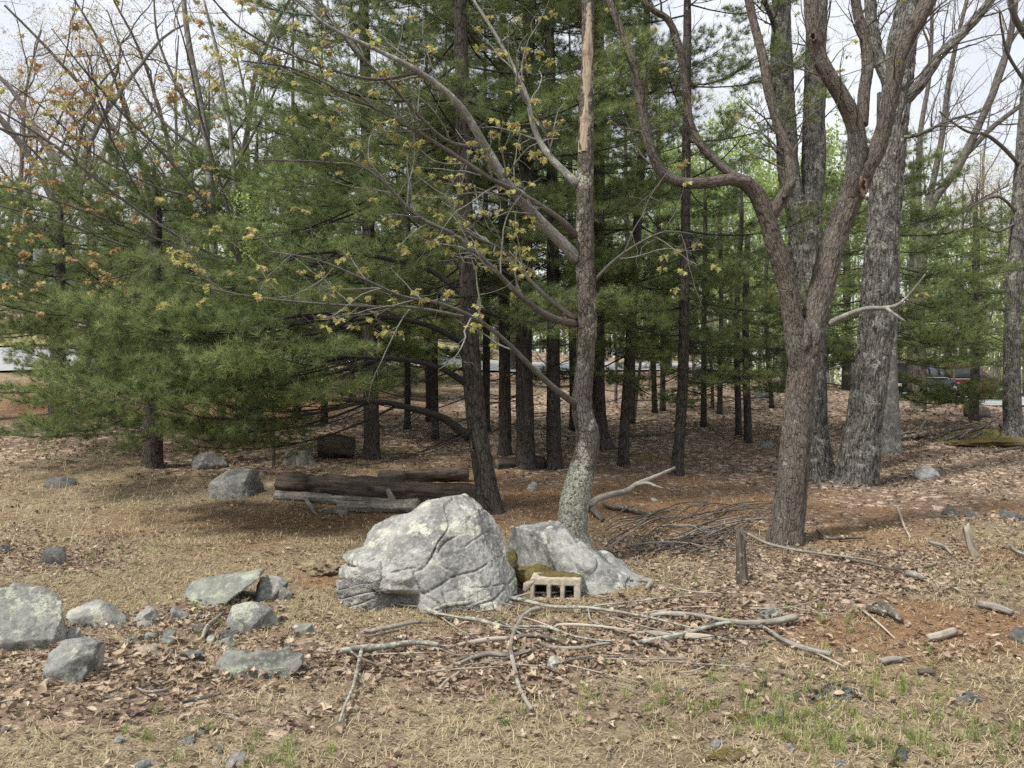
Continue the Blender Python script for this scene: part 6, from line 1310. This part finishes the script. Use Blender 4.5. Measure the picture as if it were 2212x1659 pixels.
stick([(900, 640), (960, 610), (1010, 580), (1100, 540)], [3, 3, 3, 2], 'stick_dark', 'thin straight twig in the leaves before the blocky lichened rock', f=D_, seed=21)
stick([(1180, 730), (1260, 705), (1340, 690), (1430, 665)], [6, 7, 7, 4], 'stick_dark', 'low dark stick in the grass before the long green slab', f=D_, seed=22)
stick([(1310, 300), (1340, 240), (1390, 190), (1450, 130)], [5, 9, 8, 4], 'stick', 'splintered grey-tan wood piece propped beside the speckled rounded rock', f=D_, lift=.02, seed=23)
# right-hand sticks
stick([(20, 945), (120, 940), (220, 948), (330, 965), (430, 985), (520, 993), (620, 985), (718, 960)], [7, 8, 8, 8, 9, 10, 12, 13], 'stick', 'thick-ended grey branch whose broken end lies near the lichened flat rock', f=C3, lift=.02, seed=24)
stick([(-30, 1085), (100, 1060), (220, 1030), (330, 1000), (430, 980)], [8, 8, 8, 7, 6], 'stick_lich', 'grey branch slanting up to join the thick-ended branch', f=C3, lift=.03, seed=25)
stick([(470, 960), (560, 1000), (650, 1060), (740, 1105), (830, 1130), (888, 1140)], [5, 6, 8, 11, 13, 11], 'stick', 'dark-tipped branch pointing down onto the bare needle patch', f=C3, seed=26)
stick([(590, 1010), (700, 1085), (820, 1130), (960, 1195)], [3, 4, 4, 3], 'stick_pale', 'thin pale stick running past the dark-tipped branch', f=C3, seed=27)
stick([(0, 1030), (120, 1035), (240, 1045), (410, 1060)], [6, 9, 10, 5], 'stick_pale', 'flat pale split stick beside the grey slanting branch', f=C3, lift=0, seed=28)
stick([(1360, 1050), (1420, 1040), (1490, 1020)], [12, 14, 13], 'stick_pale', 'bleached short log piece on the bare needle patch', f=C3, name='wood_piece', cat='wood', seed=29, ns=14)
stick([(1605, 885), (1680, 900), (1770, 925)], [12, 14, 10], 'stick', 'grey log piece above the bleached short one', f=C3, name='wood_piece', cat='wood', seed=30, ns=14)
stick([(1135, 1168), (1180, 1158), (1240, 1152)], [11, 11, 9], 'stick', 'small grey stick end on bare needles below the dark-tipped branch', f=C3, name='wood_piece', cat='wood', seed=31, ns=12)
stick([(1312, 1210), (1350, 1212), (1398, 1220)], [9, 9, 7], 'stick_dark', 'small dark stick end close to the gravel patch', f=C3, name='wood_piece', cat='wood', seed=32, ns=12)
stick([(1065, 905), (1120, 920), (1160, 935)], [9, 14, 9], 'stick_dark', 'dark bark chunk on the needles', f=C3, name='wood_piece', cat='wood', seed=33, ns=12)
stick([(1120, 890), (1160, 915), (1200, 945), (1232, 970)], [9, 17, 15, 8], 'stick_dark', 'dark curled bark piece crossing the bark chunk', f=C3, lift=.03, name='wood_piece', cat='wood', seed=34, ns=12)
stick([(1010, 890), (1060, 930), (1130, 990), (1200, 1055)], [3, 4, 4, 3], 'stick_pale', 'thin straw-pale stick beside the bark chunks', f=C3, seed=35)
stick([(1255, 735), (1290, 745), (1345, 760)], [12, 14, 8], 'stick', 'hollow grey branch end in the leaf drift', f=C3, name='wood_piece', cat='wood', seed=36, ns=12)
stick([(1370, 580), (1440, 605), (1480, 640)], [5, 6, 4], 'stick', 'short arched stick by the bleached splinter', f=C3, seed=37)
stick([(1760, 600), (1800, 630), (1860, 650)], [5, 6, 4], 'stick', 'grey curved stick at the edge of the dug hollow', f=C3, seed=38)
stick([(1210, 400), (1230, 460), (1255, 520), (1275, 555)], [3, 4, 4, 3], 'stick_pale', 'thin pale upright-lying stick on the rusty ground past the maple', f=C3, seed=39)
stick([(820, 520), (870, 560), (960, 560), (1050, 555)], [4, 6, 5, 3], 'stick_dark', 'dark twig drift behind the maple foot', f=C3, seed=40)
stick([(850, 620), (960, 660), (1080, 690), (1200, 715), (1340, 705), (1400, 690)], [4, 5, 6, 6, 5, 4], 'stick_dark', 'long dark branch lying across the leaf drift past the maple', f=C3, seed=41)
stick([(470, 540), (560, 590), (680, 620), (800, 640), (960, 660), (1100, 680)], [5, 6, 5, 5, 4, 3], 'stick', 'long grey branch lying in front of the maple foot', f=C3, lift=.05, seed=42)
# the propped limb beside the lichened tree
sk = lambda x, y: ((1450+x*.30137)/1.35624, (1100+y*.30137)/1.35624)
a0 = G(*sk(930, 1250)); Yp = 8.6
mb = MB(); pp = [P(*sk(930, 1255), 8.2), P(*sk(1000, 1200), 8.4), P(*sk(1130, 1160), 8.6), P(*sk(1280, 1125), 8.8), P(*sk(1380, 1060), 8.95), P(*sk(1500, 1010), 9.1), P(*sk(1640, 950), 9.3), P(*sk(1750, 900), 9.45)]
root = empty('fallen_limb', (pp[0][0], pp[0][1], float(H(pp[0][0], pp[0][1]))), 'forked grey limb propped at a slant beside the lichened tree', 'branch'); b = np.array(root.location)
addtube(mb, np.array(pp)-b, [.036, .036, .036, .034, .032, .026, .022, .018], 14, .03, wob=.12); mb.done('limb_body', M['stick'], root)
mb = MB(); addtube(mb, np.array([P(*sk(1370, 1070), 8.9), P(*sk(1480, 1050), 8.7), P(*sk(1560, 1075), 8.6), P(*sk(1640, 1100), 8.55)])-b, [.024, .022, .017, .010], 10, .03, wob=.12); mb.done('side_branch', M['stick'], root)
stick([(900, 1310), (960, 1350), (1050, 1430)], [14, 13, 9], 'stick_dark', 'thick dark branch piece at the foot of the lichened tree', f=sk, name='wood_piece', cat='wood', seed=44, ns=12)
stick([(1060, 1290), (1160, 1320), (1290, 1340), (1420, 1370), (1560, 1400)], [9, 10, 11, 9, 6], 'stick_dark', 'dark branch lying behind the heap of thin twigs', f=sk, seed=45, ns=10)
stick([(1100, 650), (1230, 610), (1400, 600), (1600, 590), (1760, 570)], [6, 5, 5, 4, 3], 'stick_dark', 'dark bare branch lying behind the slender leaning pine', f=sk, seed=46)
stick([(2080, 720), (2130, 740), (2100, 775)], [8, 13, 7], 'stick', 'grey weathered wood chunk at the tail of the low dark-stained boulder', f=lambda x, y: C2(x-40, y+40), name='wood_piece', cat='wood', seed=47, ns=12, lift=.05)
# heap of thin twigs behind the low boulder, one twig at a time
rr = np.random.default_rng(17); TWL = 'thin grey twig in the tangled heap before the maple'
for i in range(46):
    x0 = rr.uniform(1300, 1560); y0 = rr.uniform(1120, 1215); ln = rr.uniform(60, 230); sl_ = rr.normal(-.12, .30)
    pts = [(x0, y0), (x0+ln*.35, y0+ln*.35*sl_-rr.uniform(2, 10)), (x0+ln*.7, y0+ln*.7*sl_-rr.uniform(0, 10)), (x0+ln, y0+ln*sl_+rr.uniform(0, 16))]
    pts = [(min(a, 1690), max(1095, b_)) for a, b_ in pts]
    stick(pts, [3.2, 3, 2.4, 1.4], ['stick_dark', 'stick_dark', 'stick'][i % 3], TWL, lift=rr.uniform(.01, .12), name='twig', cat='twig', group='twigs of the tangled heap', seed=i, ns=5, step=.06)
for i in range(34):      # thin twigs lying among the sticks before the boulder
    x0, y0 = rr.uniform(900, 1700), rr.uniform(1290, 1460); ln = rr.uniform(60, 220)*rr.choice([-1, 1]); sl_ = rr.normal(.08, .18)
    stick([(x0, y0), (x0+ln*.5, y0+ln*.5*sl_+rr.normal(0, 6)), (x0+ln, y0+ln*sl_)], [3, 2.6, 1.6], ['stick', 'stick_dark', 'stick_pale'][i % 3], 'thin dead twig among the crossing sticks before the boulder', lift=rr.uniform(.01, .06), name='twig', cat='twig', group='twigs among the crossing sticks', seed=i, ns=5, step=.06)
# brush pile by the drive
CC_ = lambda x, y: ((2450+x*.24864)/1.35624, (1000+y*.24864)/1.35624)
BL = 'dark bare branch of the brush pile by the mossy mound'
for i, (pts, w, hs) in enumerate((([(700, 1150), (850, 1165), (1000, 1185), (1200, 1190)], [6, 6, 5, 4], [.05, .05, .05, .05]), ([(720, 1140), (900, 1125), (1080, 1110), (1300, 1080), (1520, 1065), (1700, 1090)], [5, 6, 6, 5, 4, 3], [.1, .2, .25, .3, .3, .2]), ([(920, 1150), (980, 1060), (1030, 970), (1065, 915)], [5, 5, 4, 3], None),
                                  ([(1100, 1190), (1200, 1120), (1290, 1080), (1340, 1000), (1450, 940), (1560, 965)], [4, 4, 4, 3, 3, 2], None), ([(1290, 1205), (1420, 1150), (1600, 1110), (1720, 1030), (1875, 925)], [5, 5, 5, 4, 3], None), ([(1000, 1115), (1060, 1090), (1115, 1068)], [5, 5, 4], None),
                                  ([(1450, 1150), (1580, 1060), (1710, 985)], [4, 4, 3], None), ([(1850, 1030), (1910, 985), (1900, 950), (1940, 1010), (2010, 1035)], [3, 3, 3, 3, 3], None), ([(1580, 1150), (1640, 1220), (1715, 1310)], [5, 5, 4], None), ([(1860, 1325), (1950, 1290), (2100, 1285), (2220, 1300)], [4, 5, 5, 4], None), ([(760, 1100), (830, 1080), (940, 1075)], [4, 4, 3], None))):
    Yb = 16.6; base_y = CC_(*pts[0]); g = G(*CC_(pts[0][0], 1180 if i != 9 else 1320)); Yb = g[1]
    C_ = np.array([P(*CC_(*p), Yb+.15*k) for k, p in enumerate(pts)]); 
    C_[:, 2] = np.maximum(C_[:, 2], H(C_[:, 0], C_[:, 1])+.02)
    V, Q, Tr, A = tube(C_-C_[0], [q*1.15/FP*Yb*.62 for q in w], 7, .06, None, seed=i, wob=.12)
    tag(obj('fallen_branch', mkmesh('fallen_branch', V, [Q, Tr], M['stick_dark'], attrs={'bark': ('FLOAT_VECTOR', A)}), None, C_[0]), BL, 'branch', 'branches of the brush pile')
mound('moss_mound', *CC_(2000, 1190), 1.0, .4, .12, M['moss'], 'low mossy mound at the foot of the straight rough trunk', 'moss', 8)
log('log', CC_(1560, 885), CC_(1790, 890), .20, .13, 'log_grey', 'short log lying at the edge of the drive', seed=9)
# white forked stick standing behind the wedge rock
wl_ = G(437, 990); mb = MB(); addtube(mb, np.array([[0, 0, -.05], [-.03, 0, .12], [-.09, .02, .26], [-.12, .02, .42]]), [.03, .028, .024, .01], 8, .03, wob=.15); addtube(mb, np.array([[-.05, 0, .18], [-.13, -.02, .25], [-.16, -.02, .30]]), [.018, .015, .008], 6, .03, wob=.15)
o = mb.done('snag', M['stick_pale']); o.location = wl_; tag(o, 'white forked stick standing up behind the wedge-shaped rock', 'branch')

# ================================================================== cars on the drive
def car(name, label, x, y, yaw, L, wd, hgt, paint, suv=True):
    z = float(H0(x, y))+.115; root = empty(name, (x, y, z), label, 'car'); root.rotation_euler = (0, 0, yaw)
    def loft(nm, st, mat, parent=root, nb=18):
        """st: (x, half width, z0, z1, top width factor): rounded sections along the car"""
        a = np.arange(nb)/nb*2*np.pi; VV_ = []
        for (sx, hw, z0, z1, tw) in st:
            c, s = np.cos(a), np.sin(a); px_ = np.sign(c)*np.abs(c)**.35; pz = np.sign(s)*np.abs(s)**.35; zz_ = (z0+z1)/2+pz*(z1-z0)/2; f = (zz_-z0)/(z1-z0+1e-6)
            VV_.append(np.stack([np.full(nb, sx), px_*hw*(1-(1-tw)*f), zz_], 1))
        n = len(st); V = np.concatenate(VV_+[[[st[0][0]-.01, 0, (st[0][2]+st[0][3])/2]], [[st[-1][0]+.01, 0, (st[-1][2]+st[-1][3])/2]]]); i = np.arange(n-1)[:, None]*nb; j = np.arange(nb)[None]
        Q_ = np.stack([i+j, i+(j+1) % nb, i+nb+(j+1) % nb, i+nb+j], -1).reshape(-1, 4); k = np.arange(nb); T_ = np.concatenate([np.stack([(k+1) % nb, k, np.full(nb, n*nb)], 1), np.stack([(n-1)*nb+k, (n-1)*nb+(k+1) % nb, np.full(nb, n*nb+1)], 1)])
        return obj(nm, mkmesh(nm, V, [Q_, T_], M[mat]), parent)
    h = L/2; w = wd/2; bz = hgt*.56
    loft('body', [(-h, w*.86, .42, bz-.06, .94), (-h+.10, w*.97, .30, bz, .93), (-h*.5, w, .24, bz+.02, .92), (0, w, .24, bz+.01, .92), (h*.42, w, .24, bz-.02, .92), (h*.62, w*.98, .25, bz-.06, .9), (h*.86, w*.94, .28, bz-.14, .88), (h-.05, w*.86, .34, bz-.24, .88), (h, w*.78, .40, bz-.32, .9)], paint)
    r1 = -h*.93 if suv else -h*.62
    loft('cabin', [(r1, w*.80, bz-.10, bz+.06, .85), (r1+(.16 if suv else .45), w*.88, bz-.1, hgt-.06, .80), (-h*.35, w*.90, bz-.1, hgt, .80), (h*.02, w*.90, bz-.1, hgt-.01, .80), (h*.20, w*.90, bz-.1, hgt-.10, .82), (h*.50, w*.86, bz-.1, bz+.04, .86)], paint)
    gl = loft('windows', [(r1+.08, w*.82, bz+.02, bz+.12, .86), (r1+(.22 if suv else .5), w*.905, bz+.03, hgt-.12, .815), (-h*.35, w*.925, bz+.03, hgt-.07, .805), (h*.02, w*.925, bz+.03, hgt-.08, .805), (h*.18, w*.92, bz+.03, hgt-.17, .83), (h*.44, w*.87, bz+.02, bz+.08, .9)], 'glass')
    for sx in (-h*.35, h*.06):
        for s in (-1, 1):
            V = np.array([[dx, s*dy, dz] for dx, dy, dz in ((-.03, w*.925, bz), (.03, w*.925, bz), (.03, w*.77, hgt-.05), (-.03, w*.77, hgt-.05))])+[sx, 0, 0]; V2 = V+[0, s*.02, 0]
            obj('pillar', mkmesh('pillar', np.vstack([V, V2]), np.array([[0, 1, 2, 3], [4, 7, 6, 5], [0, 4, 5, 1], [1, 5, 6, 2], [2, 6, 7, 3], [3, 7, 4, 0]]), M[paint], smooth=False), root)
    for s in (-1, 1):
        for sx in (-h*.60, h*.62):
            a = np.arange(28)/28*2*np.pi
            def ring(prof, mat, nm, par):
                VV_ = np.concatenate([np.stack([np.cos(a)*r_, np.full(28, s*yy), np.sin(a)*r_], 1) for r_, yy in prof]); n = len(prof); i = np.arange(n-1)[:, None]*28; j = np.arange(28)[None]
                o_ = obj(nm, mkmesh(nm, VV_, np.stack([i+j, i+28+j, i+28+(j+1) % 28, i+(j+1) % 28], -1).reshape(-1, 4), M[mat]), par); return o_
            wroot = ring([(.20, -.10), (.34, -.10), (.36, -.07), (.36, .08), (.34, .11), (.25, .12), (.24, .09)], 'rubber', 'wheel', root); wroot.location = (sx, s*(w-.11), .36)
            ring([(.245, .10), (.23, .115), (.20, .085), (.07, .10), (.045, .115), (.001, .115)], 'alloy', 'rim', wroot)
        def chip(nm, mat, x0, x1, y0, y1, z0, z1):
            V = np.array([[x0, s*y0, z0], [x1, s*y1, z0], [x1, s*y1, z1], [x0, s*y0, z1]]); nrm_ = np.array([.03, s*.02, 0.]) if x1 > 0 else np.array([-.03, s*.02, 0.])
            obj(nm, mkmesh(nm, np.vstack([V, V+nrm_]), np.array([[0, 1, 2, 3], [4, 7, 6, 5], [0, 4, 5, 1], [1, 5, 6, 2], [2, 6, 7, 3], [3, 7, 4, 0]]), M[mat], smooth=False), root)
        chip('headlight', 'lamp_glass', h-.26, h-.03, w*.90, w*.72, bz-.34, bz-.20); chip('turn_signal', 'amber', h-.36, h-.26, w*.915, w*.90, bz-.32, bz-.21)
        chip('tail_light', 'red_lens', -h+.06, -h-.0, w*.95, w*.80, bz-.26, bz-.06); chip('side_trim', 'silver', -h*.7, h*.3, w*.985, w*.985, bz+.0, bz+.035)
        chip('mirror', paint, h*.20, h*.28, w*1.0, w*1.14, bz+.02, bz+.17)
    V = np.array([[-h-.02, -.26, .52], [-h-.02, .26, .52], [-h-.02, .26, .66], [-h-.02, -.26, .66]]); obj('number_plate', mkmesh('number_plate', np.vstack([V, V-[.015, 0, 0]]), np.array([[0, 1, 2, 3], [4, 7, 6, 5], [0, 4, 5, 1], [1, 5, 6, 2], [2, 6, 7, 3], [3, 7, 4, 0]]), M['plate'], smooth=False), root)
    return root
Yc = 42.5; xc = P(2085, 860, Yc)[0]; car('car', 'dark red sport utility car parked on the drive behind the pine boughs', xc, Yc, math.radians(-12), 4.6, 1.85, 1.72, 'red_paint')
Yc = 38.4; xc = P(1990, 860, Yc)[0]; car('car', 'black car parked on the drive partly hidden by a pine trunk', xc, Yc, math.radians(38), 4.5, 1.82, 1.62, 'black_paint')
# blue-grey shed glimpsed through the trunks past the road
xs_, ys_ = P(75, 690, 52)[0], 52.; zs_ = float(H0(xs_, ys_)); sh = empty('shed', (xs_, ys_, zs_), 'blue-grey shed glimpsed between trunks past the road', 'shed')
def bx(nm, x0, x1, y0, y1, z0, z1, mat):
    V = np.array([[a, b_, c] for a in (x0, x1) for b_ in (y0, y1) for c in (z0, z1)]); obj(nm, mkmesh(nm, V, np.array([[0, 1, 3, 2], [4, 6, 7, 5], [0, 4, 5, 1], [2, 3, 7, 6], [0, 2, 6, 4], [1, 5, 7, 3]]), M[mat], smooth=False), sh)
bx('wall', -2, 2, -1.5, 1.5, -.3, 2.3, 'shed_blue'); bx('door', -.5, .4, -1.54, -1.5, 0, 1.95, 'shed_white'); bx('corner_trim', -2.06, -1.9, -1.56, -1.46, -.3, 2.3, 'shed_white')
V = np.array([[-2.3, -1.8, 2.25], [2.3, -1.8, 2.25], [2.3, 1.8, 2.25], [-2.3, 1.8, 2.25], [-2.3, 0, 3.4], [2.3, 0, 3.4]]); obj('roof', mkmesh('roof', V, [np.array([[0, 1, 5, 4], [2, 3, 4, 5], [3, 2, 1, 0]]), np.array([[0, 4, 3], [1, 2, 5]])], M['roof'], smooth=False), sh)
